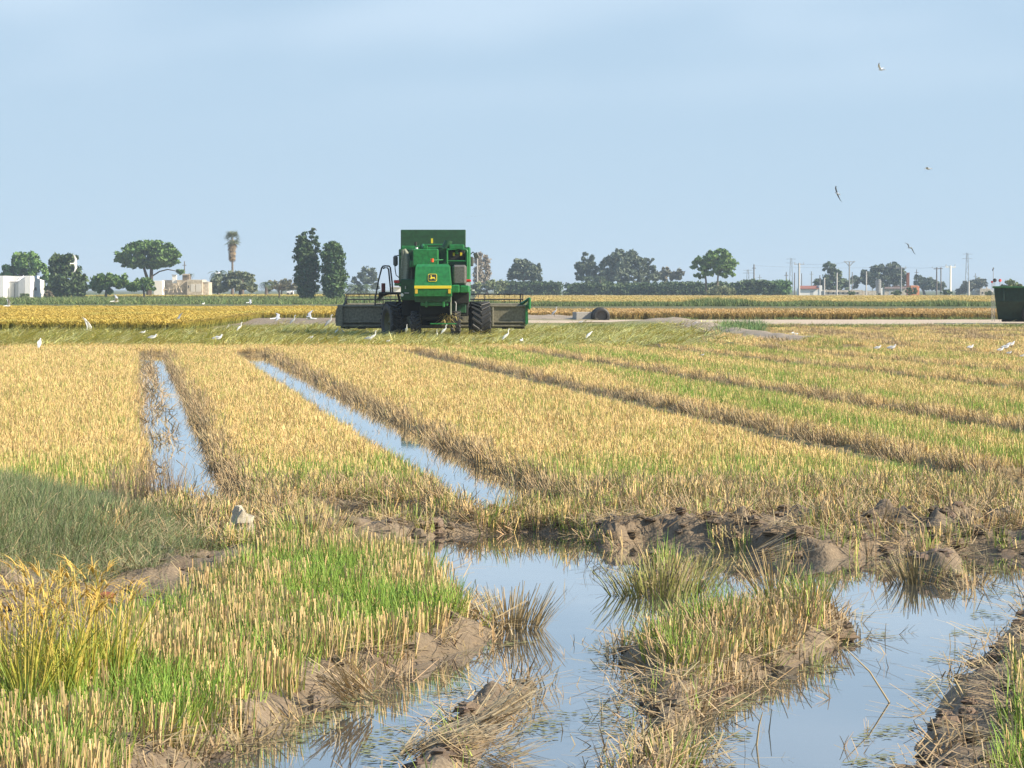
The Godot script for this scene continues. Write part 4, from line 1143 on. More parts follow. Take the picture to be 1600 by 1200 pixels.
func build_poles():
	pole(288.5, 408, 520, "short", "slim pole rising behind the cream house chimney", M.pole_wood, 0.1)
	pole(746, 404, 500, "none", "pale bare pole standing before the poplars", M.pole_pale, 0.11)
	pole(1168.5, 421, 700, "lattice", "short lattice mast left of the wooden hedge pole", M.steel, 0.1)
	pole(1178, 413, 560, "short", "wooden pole with short crossarm behind the hedge", M.pole_wood)
	pole(1187, 429, 720, "short", "tiny far pole right of the wooden hedge pole", M.steel, 0.1)
	pole(1228.5, 425, 640, "short", "thin far pole behind the bright hedge end", M.pole_wood, 0.12)
	pole(1236, 403, 800, "lattice", "tall slender lattice pylon above the hedge end", M.steel, 0.1)
	pole(1248.5, 411, 585, "tee", "pale concrete T pole at the red roofed house", M.pole_pale, 0.2)
	pole(1241.5, 426, 600, "none", "bare pole just left of the pale T pole", M.pole_wood, 0.11)
	pole(1252.5, 427, 640, "none", "bare pole just right of the pale T pole", M.pole_wood, 0.1)
	pole(1268, 424, 760, "short", "far pole above the red tiled roof", M.steel, 0.16)
	pole(1281, 430, 600, "none", "bare pole left of the airy farm tree", M.pole_wood, 0.11)
	pole(1288, 434, 570, "none", "short pale post by the end of the shed", M.pole_pale, 0.14)
	pole(1307.5, 426, 560, "none", "plain grey pole before the long shed", M.pole_pale, 0.14)
	pole(1327, 409, 560, "vee", "pole with V shaped crossarm over the long shed", M.pole_grey, 0.14)
	pole(1331.5, 425, 620, "none", "bare pole just behind the V armed pole", M.pole_wood, 0.1)
	pole(1353.5, 424, 565, "none", "grey pole in front of the shed annex", M.pole_pale, 0.14)
	pole(1363, 425, 640, "none", "slim pole against the wide farm tree", M.pole_pale, 0.1)
	pole(1388.5, 424, 640, "none", "thin pole right of the grain silo", M.pole_pale, 0.11)
	pole(1408, 417, 560, "tee", "T pole in front of the white farm shed", M.pole_grey, 0.13)
	pole(1432, 421, 700, "short", "short far pole above the orange building", M.pole_wood, 0.11)
	pole(1463.5, 418, 560, "aitch", "double wooden pole joined by a crossarm", M.pole_wood, 0.14)
	pole(1485, 415, 470, "tee", "white concrete T pole at the edge of the yellow rice", M.white, 0.16)
	pole(1511, 395, 760, "lattice", "tall lattice pylon behind the beige house", M.steel, 0.1)
	pole(1513.5, 439, 540, "none", "short pale post below the lattice pylon", M.pole_pale, 0.2)
	pole(1524, 427, 700, "short", "far pole above the low grey tree", M.steel, 0.12)
	for w in [[1178, 415, 560, 1408, 417, 560, "sagging power line from the hedge pole to the shed"], [1408, 417, 560, 1485, 415, 470, "power line between shed pole and white pole"], [1249, 412, 585, 1327, 409, 560, "power line between pale T pole and V armed pole"]]:
		var a := at(w[0], w[1], w[2]); var b := at(w[3], w[4], w[5])
		var c := thing("power_line", a, w[6], "cable", "power lines")
		var pts := []
		for i in 13:
			var f := i / 12.0
			pts.append((b - a) * f - Vector3(0, 4.0 * f * (1 - f) * 0.35, 0))
		var mb := MB.new()
		mb.tube(pts, 0.018, 4)
		obj("wire", mb, M.steel, c)
# ---------------------------------------------------------------- the combine harvester, seen from behind
const CD := 81.6
var co := Vector3()
func cp(x: float, y: float, z: float) -> Vector3: return at(x, y, CD - z) - co
func cbox(x0: float, y0: float, x1: float, y1: float, z0: float, z1: float, bev := 0.015) -> MB:
	var a := cp(x0, y0, z1); var b := cp(x1, y1, z1)
	var mb := MB.new()
	mb.box(Vector3(a.x, b.y, z0), Vector3(b.x, a.y, z1), bev)
	return mb
func ctube(pts: Array, r: float, sides := 7) -> MB:
	var q := []
	for p in pts: q.append(cp(p[0], p[1], p[2]))
	var mb := MB.new()
	mb.tube(q, r, sides)
	return mb

func wheel(parent: Node3D, called: String, c: Vector3, r: float, w: float, toe: float):
	var holder := Node3D.new()
	holder.name = called; parent.add_child(holder, true)
	holder.position = c; holder.rotation.y = toe
	var ty := MB.new()
	var h := w / 2
	ty.lathe_x([[-h * 0.82, r * 0.52], [-h, r * 0.70], [-h, r * 0.86], [-h * 0.86, r * 0.95], [0, r * 0.97], [h * 0.86, r * 0.95], [h, r * 0.86], [h, r * 0.70], [h * 0.82, r * 0.52]], Vector3.ZERO, 40)
	for s in [-1.0, 1.0]:
		for i in 20:
			var th := TAU * (i + (0.25 if s > 0 else 0.75)) / 20.0
			var xf := Transform3D(Basis(Vector3(1, 0, 0), th), Vector3.ZERO) * Transform3D(Basis(Vector3(0, 1, 0), s * 0.62), Vector3(s * h * 0.48, r * 0.985, 0))
			ty.box(Vector3(-h * 0.62, -r * 0.05, -0.042), Vector3(h * 0.62, r * 0.05, 0.042), 0.016, Color.WHITE, xf)
	obj("tyre", ty, M.rubber, holder)
	var rim := MB.new()
	rim.lathe_x([[-h * 0.8, 0.03], [-h * 0.45, 0.1], [-h * 0.4, r * 0.42], [-h * 0.84, r * 0.53], [-h * 0.8, r * 0.545], [h * 0.8, r * 0.545], [h * 0.84, r * 0.53], [h * 0.3, r * 0.42], [h * 0.3, 0.03]], Vector3.ZERO, 28)
	obj("rim", rim, M.rim, holder)

func build_combine():
	co = at(681, HZ, CD); co.y = -0.03
	var t := thing("combine_harvester", co, "green combine harvester with yellow stripe and wide grain header", "combine")
	# grain tank with its raised extension
	var gt := MB.new()
	var a := cp(624.5, 357, 0.6); var b := cp(727, 357, 0.6)
	gt.box(Vector3(a.x, cp(0, 392, 0.6).y, -0.08), Vector3(b.x, a.y, 0.0), 0.02, Color.WHITE, Transform3D(Basis(Vector3(1, 0, 0), -0.10), Vector3(0, 0.0, 0.15)))
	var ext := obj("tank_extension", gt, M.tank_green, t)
	obj("decal", cbox(673.5, 372.5, 676.5, 380, 0.17, 0.19, 0), M.yellow, ext)
	obj("grain_tank", cbox(626, 386, 734, 462, -0.9, 1.0), M.jd_green, t)
	obj("tank_rim", cbox(627.5, 384, 662, 389.5, 0.95, 1.12), M.jd_green, t)
	# engine deck
	obj("engine_hood", cbox(645, 389, 685, 416, 0.9, 1.9, 0.03), M.jd_green, t)
	obj("engine_bay", cbox(684.5, 386, 730, 452, 0.9, 1.25), M.dark_green, t)
	obj("air_cleaner", ctube([[696, 388, 1.45], [700, 379, 1.45], [700.5, 376, 1.45]], 0.13, 10), M.dark_green, t)
	obj("radiator_screen", cbox(701, 391.5, 726, 407, 1.24, 1.28), M.black_panel, t)
	for x in [707.5, 719.0]: obj("warning_decal", cbox(x, 394.5, x + 3.2, 400, 1.275, 1.29, 0), M.yellow, t)
	obj("hinge_bracket", cbox(711, 389.5, 716, 397, 1.28, 1.36), M.jd_green, t)
	obj("deck_plate", cbox(702, 382, 725, 389.5, 1.1, 1.6, 0.02), M.jd_green, t)
	obj("bar", ctube([[661, 383, 1.1], [661, 388, 1.3]], 0.05), M.jd_green, t)
	obj("top_frame", ctube([[661, 382.5, 1.12], [700, 382, 1.12]], 0.022), M.jd_green, t)
	obj("gusset", cbox(661, 383.5, 668, 389, 1.1, 1.35), M.jd_green, t)
	obj("exhaust_pipe", ctube([[649.5, 384.5, 1.3], [649.5, 378, 1.3]], 0.045), M.black_panel, t)
	obj("filler_cap", ctube([[651, 389, 1.5], [651, 386.5, 1.5]], 0.04), M.lamp_white, t)
	obj("guard_rail", ctube([[698.5, 412, 1.7], [698.5, 391.5, 1.7], [699.5, 389.8, 1.7], [727, 389.8, 1.7], [729.5, 391.5, 1.7], [729.8, 396, 1.7], [730, 446, 1.7]], 0.034, 8), M.jd_green, t)
	obj("guard_crossbar", ctube([[698.5, 407.8, 1.7], [729.5, 407.8, 1.7]], 0.02), M.jd_green, t)
	obj("corner_post", cbox(729.3, 392, 734, 472, 0.95, 1.5, 0.02), M.jd_green, t)
	# left flank with the tarpaulin
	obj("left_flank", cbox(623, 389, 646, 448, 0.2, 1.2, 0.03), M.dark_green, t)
	var tp := MB.new()
	var L := [[626.5, 391], [627.5, 398], [626.5, 410], [625.5, 425], [625, 435], [626.3, 441]]
	var R := [[634, 388.5], [638, 394], [641, 405], [644, 414], [644, 430], [644, 444]]
	var grid := []
	for i in L.size():
		var rowp := []
		for j in 9:
			var f := j / 8.0
			var p := cp(lerpf(L[i][0], R[i][0], f), lerpf(L[i][1], R[i][1], f), 1.32)
			p.z = 1.32 + 0.10 * sin(f * 9.0 + i * 0.7) * (0.3 + i * 0.14) * 0.6 + 0.1 * sin(f * PI)
			rowp.append(p)
		grid.append(rowp)
	for i in L.size() - 1:
		for j in 8: tp.quad(grid[i + 1][j], grid[i + 1][j + 1], grid[i][j + 1], grid[i][j])
	obj("tarpaulin", tp, M.tarp, t)
	obj("green_plate", cbox(640, 407, 653, 417.5, 1.3, 1.6), M.jd_green, t)
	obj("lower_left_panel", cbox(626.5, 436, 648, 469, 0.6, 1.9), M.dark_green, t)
	obj("number_plate", cbox(632, 456.8, 639, 458.8, 1.89, 1.92, 0), M.grey, t)
	obj("grab_handle", ctube([[633.5, 447, 1.93], [633.5, 451.5, 1.93]], 0.015), M.silver, t)
	# straw hood
	var hood := MB.new()
	var zf := 3.3
	var f0 := cp(649.5, 413.5, zf); var f1 := cp(702, 413.5, zf); var g0 := cp(647, 452, zf + 0.25); var g1 := cp(705, 452, zf + 0.25); var h0 := cp(647, 463, zf + 0.22); var h1 := cp(705, 463, zf + 0.22)
	var zb := 1.6
	var pr := [[f0, f1], [g0, g1], [h0, h1]]
	var rows := [[f0 + Vector3(0.05, 0.02, -0.12), f1 + Vector3(-0.05, 0.02, -0.12)], [f0 + Vector3(0, -0.06, 0), f1 + Vector3(0, -0.06, 0)], [g0, g1], [h0, h1]]
	for i in rows.size() - 1:
		var p: Array = rows[i]; var q: Array = rows[i + 1]
		hood.quad(q[0], q[1], p[1], p[0])
		hood.quad(q[1], Vector3(q[1].x, q[1].y, zb), Vector3(p[1].x, p[1].y, zb), p[1])
		hood.quad(Vector3(q[0].x, q[0].y, zb), q[0], p[0], Vector3(p[0].x, p[0].y, zb))
	hood.quad(rows[0][0], rows[0][1], Vector3(f1.x, f1.y + 0.02, zb), Vector3(f0.x, f0.y + 0.02, zb))
	hood.quad(Vector3(h0.x, h0.y, zb), Vector3(h1.x, h1.y, zb), h1, h0)
	var hd := obj("straw_hood", hood, M.jd_green, t)
	var zs := zf + 0.27
	var st := cbox(647.2, 446.4, 705, 451, zs - 0.06, zs, 0.006)
	obj("yellow_stripe", st, M.yellow, hd)
	for x in [648.3, 700.2]: obj("reflector", cbox(x, 452, x + 4, 458.7, zs - 0.05, zs - 0.01, 0.005), M.amber, hd)
	# emblem: dark rounded plate, yellow rim, leaping deer
	var ec := cp(675.8, 434, zf + 0.14)
	var tilt := Transform3D(Basis(Vector3(1, 0, 0), -atan2(0.25, 0.72)).scaled(Vector3.ONE * 0.92), ec)
	var rr := func(w: float, h: float, r: float) -> Array:
		var pts := []
		for c in [[1, 1, 0.0], [-1, 1, PI / 2], [-1, -1, PI], [1, -1, PI * 1.5]]:
			for k in 5:
				var th: float = c[2] + k * PI / 8
				pts.append(Vector2(c[0] * (w - r) + cos(th) * r, c[1] * (h - r) + sin(th) * r))
		return pts
	var e1 := MB.new(); e1.prism(rr.call(0.148, 0.134, 0.05), 0.0, 0.012)
	var e2 := MB.new(); e2.prism(rr.call(0.131, 0.117, 0.042), 0.010, 0.018)
	var deer := [Vector2(-0.110, -0.045), Vector2(-0.075, -0.028), Vector2(-0.062, -0.008), Vector2(-0.055, 0.018), Vector2(-0.048, 0.036), Vector2(-0.066, 0.052), Vector2(-0.058, 0.078), Vector2(-0.03, 0.088), Vector2(-0.026, 0.07), Vector2(-0.04, 0.06), Vector2(-0.028, 0.044), Vector2(-0.018, 0.010), Vector2(0.03, 0.012), Vector2(0.06, 0.016), Vector2(0.072, 0.026), Vector2(0.07, 0.002), Vector2(0.082, -0.03), Vector2(0.108, -0.072), Vector2(0.075, -0.058), Vector2(0.052, -0.03), Vector2(0.02, -0.030), Vector2(-0.02, -0.034), Vector2(-0.045, -0.06), Vector2(-0.075, -0.066), Vector2(-0.05, -0.046), Vector2(-0.052, -0.034), Vector2(-0.085, -0.046)]
	var e3 := MB.new(); e3.prism(deer, 0.017, 0.024)
	var em := obj("emblem_plate", e1, M.yellow, hd); em.transform = tilt
	obj("emblem_field", e2, M.emblem_dark, em); obj("emblem_deer", e3, M.yellow, em)
	# beacon
	obj("beacon_bracket", ctube([[670, 413, 3.0], [670.5, 409, 3.0], [673, 406.8, 3.0], [692, 406, 2.6]], 0.018), M.jd_green, t)
	obj("beacon", ctube([[675.3, 409.5, 3.1], [675.3, 407, 3.1], [675.3, 404.8, 3.1], [675.3, 404, 3.1]], 0.05, 10), M.orange_lamp, t)
	# right rear: tank, fender, lights
	obj("fuel_tank", cbox(707, 413.8, 728.8, 445, 1.3, 2.2, 0.06), M.grey_tank, t)
	obj("rear_fender", cbox(705.5, 445, 718, 457.5, 1.2, 2.4, 0.03), M.jd_green, t)
	obj("rear_fender", cbox(718.3, 446, 733, 457.5, 1.2, 2.35, 0.03), M.jd_green, t)
	obj("tail_lamp", cbox(726.8, 436.5, 736, 440.6, 1.9, 2.1, 0.02), M.red_lamp, t)
	obj("tail_lamp", cbox(615.2, 437.5, 624.2, 442.2, 1.9, 2.1, 0.02), M.red_lamp, t)
	obj("work_lamp", ctube([[731.3, 444.5, 1.9], [731.3, 444.5, 2.1]], 0.075, 12), M.lamp_glass, t)
	obj("work_lamp", ctube([[628.2, 460.7, 1.9], [628.2, 460.7, 2.05]], 0.05, 12), M.lamp_white, t)
	obj("lamp_arm", cbox(616, 442.3, 627, 446.5, 1.7, 1.9), M.jd_green, t)
	obj("fender_underside", cbox(706, 457.6, 733, 474, 0.9, 1.6), M.black_panel, t)
	obj("side_sheet", cbox(706, 474, 728, 489, 0.7, 1.4), M.dark_green, t)
	obj("hose", ctube([[712, 488, 1.75], [712.5, 474, 1.75], [710, 470.5, 1.75]], 0.02), M.grey, t)
	# lower hood and chaff gear
	obj("lower_hood", cbox(648, 462.6, 704.5, 472, 1.6, 3.1), M.dark_green, t)
	obj("chopper_beam", cbox(657, 471.8, 700, 478, 2.2, 3.0, 0.02), M.jd_green, t)
	for x in [664.0, 691.0]: obj("chopper_bracket", cbox(x, 470.5, x + 4, 480, 3.0, 3.1), M.jd_green, t)
	obj("chopper_housing", cbox(655, 478.2, 703, 491, 1.0, 2.2), M.shade_black, t)
	obj("rubber_flap", cbox(703.3, 457, 704.9, 492, 2.2, 2.8, 0.004), M.tarp, t)
	obj("chassis", cbox(628, 462, 731, 494, -1.2, 1.0), M.shade_black, t)
	obj("rear_axle", cbox(640, 494, 724, 499.5, 1.8, 2.1, 0.03), M.black_panel, t)
	obj("drawbar", cbox(672, 505, 713, 507, 2.9, 3.0, 0.01), M.jd_green, t)
	var ch := MB.new()
	for i in 240:
		var q := cp(rng.randf_range(690, 716) , rng.randf_range(489, 505), 2.2) + Vector3(0, 0, rng.randf_range(-0.3, 0.5))
		blade(ch, q, rng.randf() * TAU, rng.randf_range(1.2, 2.6), rng.randf_range(0.12, 0.3), 0.02, 0.6, vary(Color(0.34, 0.27, 0.09), 0.3), vary(Color(0.36, 0.29, 0.10), 0.3), 2, 0.5)
	obj("hanging_straw", ch, M.leaf, t)
	# cab mirrors and roof edge
	obj("mirror", cbox(614.2, 399, 621.5, 416, -1.0, -0.85, 0.05), M.grey_plastic, t)
	obj("mirror_arm", ctube([[619, 400, -0.9], [624, 398.8, -0.9], [628, 402, -0.9]], 0.018), M.black_panel, t)
	obj("mirror_arm", ctube([[617, 416, -0.9], [617.5, 422, -0.9], [619, 430, -0.9], [624, 434, -0.9]], 0.015), M.black_panel, t)
	obj("mirror", cbox(733.8, 401, 739.8, 416, -1.0, -0.85, 0.03), M.grey_plastic, t)
	var wm := MB.new()
	wm.box(Vector3(-0.075, -0.085, -0.03), Vector3(0.075, 0.085, 0.03), 0.02, Color.WHITE, Transform3D(Basis(Vector3(0, 0, 1), 0.45), cp(744, 398.8, -0.9)))
	obj("wide_mirror", wm, M.grey_plastic, t)
	obj("mirror_arm", ctube([[732, 398.8, -0.9], [735.5, 397, -0.9], [739, 393.8, -0.9], [742, 396.5, -0.9]], 0.018), M.black_panel, t)
	obj("cab", cbox(632, 380, 726, 440, -2.6, -0.95, 0.05), M.black_panel, t)
	obj("side_step_light", ctube([[737.5, 454.5, 0.4], [737.5, 452.5, 0.4]], 0.09, 10), M.silver, t)
	# access ladder and platform at the left
	obj("platform", cbox(592, 456.3, 627, 460.4, -1.6, -0.5, 0.02), M.black_panel, t)
	var lad := MB.new()
	lad.prism([Vector2(cp(586, 469, -0.6).x, cp(0, 469, -0.6).y), Vector2(cp(592, 469, -0.6).x, cp(0, 469, -0.6).y), Vector2(cp(597, 463, -0.6).x, cp(0, 463, -0.6).y), Vector2(cp(607, 460.3, -0.6).x, cp(0, 460.3, -0.6).y), Vector2(cp(592, 456.5, -0.6).x, cp(0, 456.5, -0.6).y), Vector2(cp(591, 465, -0.6).x, cp(0, 465, -0.6).y)], -1.5, -0.6)
	obj("ladder_cheek", lad, M.black_panel, t)
	for s in [[586, 475, -0.6], [588, 469.5, -0.9]]: obj("ladder_step", cbox(s[0], s[1], s[0] + 8, s[1] + 1.2, -1.2, s[2], 0.008), M.black_panel, t)
	obj("ladder_rail", ctube([[586, 477, -0.7], [586.5, 466, -0.7], [591, 440, -0.7], [596.5, 418.5, -0.7], [598.5, 416, -0.7], [602, 415.5, -0.7], [608, 415.8, -0.7], [609.8, 418, -0.7], [612.5, 440, -0.7], [613.5, 456.5, -0.7]], 0.026), M.rail_dark, t)
	obj("ladder_rail", ctube([[598, 419.5, -1.3], [601, 418.3, -1.3], [605, 418.4, -1.3], [607, 420.5, -1.3], [609, 440, -1.3], [610.5, 456.5, -1.3]], 0.026), M.rail_dark, t)
	obj("platform_strut", ctube([[622, 460, -0.8], [625, 474, -0.8]], 0.04), M.black_panel, t)
	var fe := ctube([[599, 456.3, -1.0], [599, 446, -1.0], [599, 444.4, -1.0], [599, 442.5, -1.0]], 0.065, 10)
	obj("fire_extinguisher", fe, M.dull_red, t)
	# drive wheels, sunk a little into the soft ground; small steered wheels behind
	var wr := 0.66
	wheel(t, "drive_wheel", cp(615, 497, 0.0) * Vector3(1, 0, 0) + Vector3(0, 0.44, -0.2), wr, 0.52, 0.34)
	wheel(t, "drive_wheel", cp(749.5, 497, 0.0) * Vector3(1, 0, 0) + Vector3(0, 0.44, 0.0), wr, 0.62, 0.10)
	wheel(t, "steered_wheel", cp(650, 500, 2.0) * Vector3(1, 0, 0) + Vector3(0, 0.36, 2.0), 0.46, 0.3, 0.0)
	wheel(t, "steered_wheel", cp(712, 500, 2.0) * Vector3(1, 0, 0) + Vector3(0, 0.36, 2.0), 0.46, 0.3, 0.0)
	# header: trough, end sheets, reel
	var hz := -2.9
	obj("header_back_sheet", cbox(528, 479, 822, 506, hz - 0.06, hz, 0.01), M.header, t)
	obj("header_top_beam", cbox(527, 476.5, 823, 480, hz - 0.14, hz + 0.06, 0.02), M.header, t)
	obj("header_bottom_beam", cbox(532, 507, 821, 510.6, hz - 0.1, hz + 0.07, 0.02), M.header, t)
	obj("header_ledge", cbox(533, 502.5, 821, 504.2, hz, hz + 0.1, 0.01), M.header, t)
	obj("header_floor", cbox(532, 510.7, 820, 513, hz - 1.1, hz - 0.1, 0.01), M.header, t)
	for x in [768.0, 596.0, 640.0, 700.0]: obj("header_brace", cbox(x, 480.2, x + 3.5, 510, hz + 0.0, hz + 0.16, 0.012), M.header, t)
	for x in [[537, 546], [559, 571], [784, 794], [803, 820]]: obj("skid_shoe", cbox(x[0], 511, x[1], 514, hz - 0.6, hz - 0.05, 0.01), M.black_panel, t)
	var le := MB.new()
	var lo := func(x: float, y: float) -> Vector2:
		var p := cp(x, y, hz); return Vector2(p.x, p.y)
	le.prism([lo.call(524.3, 500), lo.call(525.5, 484), lo.call(528, 479), lo.call(535.5, 477.5), lo.call(535.5, 510), lo.call(525, 509)], hz - 1.5, hz + 0.12)
	obj("left_divider", le, M.header, t)
	var re := MB.new()
	re.prism([lo.call(821, 478), lo.call(824.5, 474), lo.call(825.5, 505), lo.call(821, 509)], hz - 1.5, hz + 0.12)
	obj("right_divider", re, M.jd_green, t)
	obj("reel_drive_cover", cbox(825, 464.5, 829.6, 484, hz - 1.2, hz + 0.3, 0.04), M.jd_green, t)
	obj("reel_arm", ctube([[814, 475.5, hz - 0.2], [820, 471, hz - 0.4], [826, 467, hz - 0.6]], 0.05), M.jd_green, t)
	obj("reel_arm", ctube([[537, 478, hz - 0.2], [540, 472, hz - 0.5], [541, 466, hz - 0.7]], 0.04), M.black_panel, t)
	var rz := hz - 0.9
	for i in 6:
		var th := PI / 2 + i * TAU / 6
		var y := 476.0 - sin(th) * 16.5
		var z := rz + cos(th) * 0.36
		var bat := ctube([[541, y, z], [818, y, z]], 0.021, 6)
		var bo := obj("reel_bat", bat, M.rail_dark, t)
		var tines := MB.new()
		for k in 34:
			var p := cp(545 + k * 8.1, y, z)
			tines.tube([p, p + Vector3(0, -0.12, 0)], 0.008, 4)
		obj("tines", tines, M.rail_dark, bo)
	for x in [542.0, 598.5, 757.5, 813.5, 816.8]:
		for i in 3:
			var th2 := PI / 2 + i * PI / 3
			var y1 := 476.0 - sin(th2) * 16.5; var y2 := 476.0 + sin(th2) * 16.5
			obj("reel_spoke", ctube([[x, y1, rz + cos(th2) * 0.36], [x, y2, rz - cos(th2) * 0.36]], 0.02, 5), M.rail_dark, t)
	obj("reel_shaft", ctube([[541, 476, rz], [818, 476, rz]], 0.05, 8), M.header, t)
	obj("auger_tube", ctube([[536, 498, hz - 0.55], [820, 498, hz - 0.55]], 0.2, 12), M.header, t)
	obj("feeder_house", cbox(655, 476, 712, 508, hz, -1.2), M.shade_black, t)

# ---------------------------------------------------------------- trailer, culvert and small things
func build_trailer():
	var d := 103.5
	var o := at(1553, HZ, d); o.y = 0.08
	var t := thing("grain_trailer", o, "dark green grain trailer parked on the dirt road", "trailer")
	t.rotation.y = -0.2
	var top := at(1551, 447.5, d).y - o.y; var bot := at(0, 499.5, d).y - o.y; var mid := at(0, 471, d).y - o.y
	var len_ := 5.2; var wid := 2.3
	var mb := MB.new()      # hopper body: upright sides above, tapering below
	var ring := func(y: float, inset: float, ins_z: float) -> Array: return [Vector3(inset, y, -ins_z), Vector3(len_ - inset, y, -ins_z), Vector3(len_ - inset, y, -wid + ins_z), Vector3(inset, y, -wid + ins_z)]
	var rs := [ring.call(bot, 0.17, 0.55), ring.call(mid, 0.06, 0.06), ring.call(top - 0.07, 0.0, 0.0)]
	for i in 2:
		for k in 4:
			mb.quad(rs[i][k], rs[i][(k + 1) % 4], rs[i + 1][(k + 1) % 4], rs[i + 1][k])
	mb.quad(rs[0][3], rs[0][2], rs[0][1], rs[0][0])
	obj("hopper", mb, M.trailer_green, t)
	for k in 4:
		var a: Vector3 = rs[2][k]; var b: Vector3 = rs[2][(k + 1) % 4]
		var r := MB.new()
		var lo := a.min(b) - Vector3(0.06, 0.0, 0.06); var hi := a.max(b) + Vector3(0.06, 0.08, 0.06)
		if k % 2: lo.z += 0.121; hi.z -= 0.121
		r.box(lo, hi, 0.015)
		obj("top_rail", r, M.trailer_rim, t)
	for i in 6:
		var rb := MB.new()
		var x := 0.35 + i * 0.85
		rb.box(Vector3(x, mid + 0.02, -0.06), Vector3(x + 0.07, top - 0.09, 0.03), 0.01)
		obj("rib", rb, M.trailer_green, t)
	var ch := MB.new()
	ch.box(Vector3(0.3, bot - 0.09, -1.6), Vector3(len_, bot - 0.005, -0.7), 0.02)
	obj("chassis", ch, M.black_panel, t)
	for z in [-0.25, -2.05]:
		for x in [1.52, 2.6]:
			var holder := Node3D.new()
			holder.name = "wheel"; t.add_child(holder, true)
			holder.position = Vector3(x, 0.41, z); holder.rotation.y = PI / 2
			var ty := MB.new()
			ty.lathe_x([[-0.13, 0.22], [-0.17, 0.3], [-0.16, 0.38], [-0.1, 0.42], [0.1, 0.42], [0.16, 0.38], [0.17, 0.3], [0.13, 0.22]], Vector3.ZERO, 24)
			obj("tyre", ty, M.rubber, holder)
			var rm := MB.new()
			rm.lathe_x([[-0.12, 0.02], [-0.07, 0.1], [-0.12, 0.225], [0.12, 0.225], [0.07, 0.1], [0.12, 0.02]], Vector3.ZERO, 18)
			obj("rim", rm, M.rim, holder)
	# marker flag and floats standing beyond the trailer
	var fo := at(1551.8, HZ, 112.0); fo.y = 0
	var fl := thing("marker_flag", fo, "thin pole with small dark flag behind the trailer", "flag")
	var pm := MB.new(); var H := at(0, 417.5, 112.0).y
	pm.tube([Vector3(0, -0.1, 0), Vector3(0.0, H, 0)], 0.012, 5)
	obj("pole", pm, M.pole_grey, fl)
	var fm := MB.new()
	fm.prism([Vector2(0, H), Vector2(-0.04, H - 0.1), Vector2(-0.05, H - 0.16), Vector2(0.0, H - 0.15), Vector2(0.035, H - 0.04)], -0.004, 0.004)
	obj("cloth", fm, M.dark, fl)
	for b in [[1550, 440.5, 1.9, M.red_float, "small red float on a stake left of the dark one", "red"], [1554.5, 438, 3.0, M.dark, "larger dark float on a stake behind the trailer", "dark"], [1562.5, 438.2, 2.5, M.red_float, "bigger red float on a stake, right of the dark one", "red"]]:
		var p := at(b[0], b[1], 112.0)
		var ft := thing("float_marker", Vector3(p.x, 0, p.z), b[4], "float", "floats behind the trailer")
		var sm := MB.new(); sm.tube([Vector3(0, -0.1, 0), Vector3(0, p.y, 0)], 0.012, 5)
		obj("stake", sm, M.pole_grey, ft)
		var r: float = b[2] * 112.0 / F
		var bm := MB.new()
		var pts := []; var rs2 := []
		for i in 9:
			var a2 := -PI / 2 + PI * i / 8.0
			pts.append(Vector3(0, p.y + sin(a2) * r, 0)); rs2.append(maxf(0.003, cos(a2) * r))
		bm.tube(pts, rs2, 12)
		obj("ball", bm, b[3], ft)

func build_culvert():
	var d := 116.0
	var o := at(925, HZ, d); o.y = 0
	var t := thing("concrete_culvert", o, "grey concrete block with a black pipe mouth on the bank", "culvert")
	t.rotation.y = 0.22
	var a := at(899.5, 487.5, d) - o; var b := at(951.5, 506, d) - o
	var mb := MB.new()
	mb.box(Vector3(a.x, -0.1, -0.7), Vector3(b.x, a.y, 0.0), 0.02)
	obj("block", mb, M.concrete, t)
	var c := at(937, 494.3, d) - o
	var p := MB.new()
	p.lathe_x([[-0.5, 0.26], [0.0, 0.26], [0.0, 0.33], [-0.03, 0.39], [-0.12, 0.40], [-0.5, 0.40]], Vector3.ZERO, 30)
	var po := obj("pipe", p, M.rubber, t)
	po.position = Vector3(c.x, c.y, 0.42); po.rotation.y = -PI / 2
	var disc := MB.new()
	disc.lathe_x([[-0.2, 0.001], [-0.2, 0.265]], Vector3.ZERO, 24)
	var dc := obj("plug", disc, M.concrete_dark, po)
	for i in 3:
		var rg := MB.new()
		rg.lathe_x([[-0.16 - i * 0.1, 0.395], [-0.18 - i * 0.1, 0.415], [-0.20 - i * 0.1, 0.395]], Vector3.ZERO, 30)
		obj("pipe_rib", rg, M.rubber, po)
	# yellow stub post
	var so := gp(1088, 516)
	var s := thing("marker_post", so, "short cream yellow post stub on the dirt ridge", "post")
	var pm := MB.new()
	pm.tube([Vector3(0, -0.1, 0), Vector3(0, 0.25, 0), Vector3(0, 0.27, 0)], [0.055, 0.055, 0.04], 12)
	obj("shaft", pm, M.yellow_post, s)
	var cm := MB.new()
	cm.tube([Vector3(0, 0.27, 0), Vector3(0, 0.30, 0)], [0.06, 0.05], 12)
	obj("cap", cm, M.white, s)

func lump(r: Vector3, seed_: int, rough := 0.35, sides := 14) -> MB:
	var mb := MB.new()
	var n := FastNoiseLite.new()
	n.seed = seed_; n.frequency = 0.9
	var g := []
	for i in 10:
		var row := []
		var th := -PI / 2 + PI * i / 9.0
		for j in sides:
			var ph := TAU * j / sides
			var u := Vector3(cos(th) * cos(ph), sin(th), cos(th) * sin(ph))
			row.append(u * r * (1.0 + rough * n.get_noise_3dv(u * 1.6) * 1.6))
		g.append(row)
	for i in 9:
		for j in sides:
			var k := (j + 1) % sides
			mb.quad(g[i][k], g[i][j], g[i + 1][j], g[i + 1][k], Color.WHITE)
	return mb

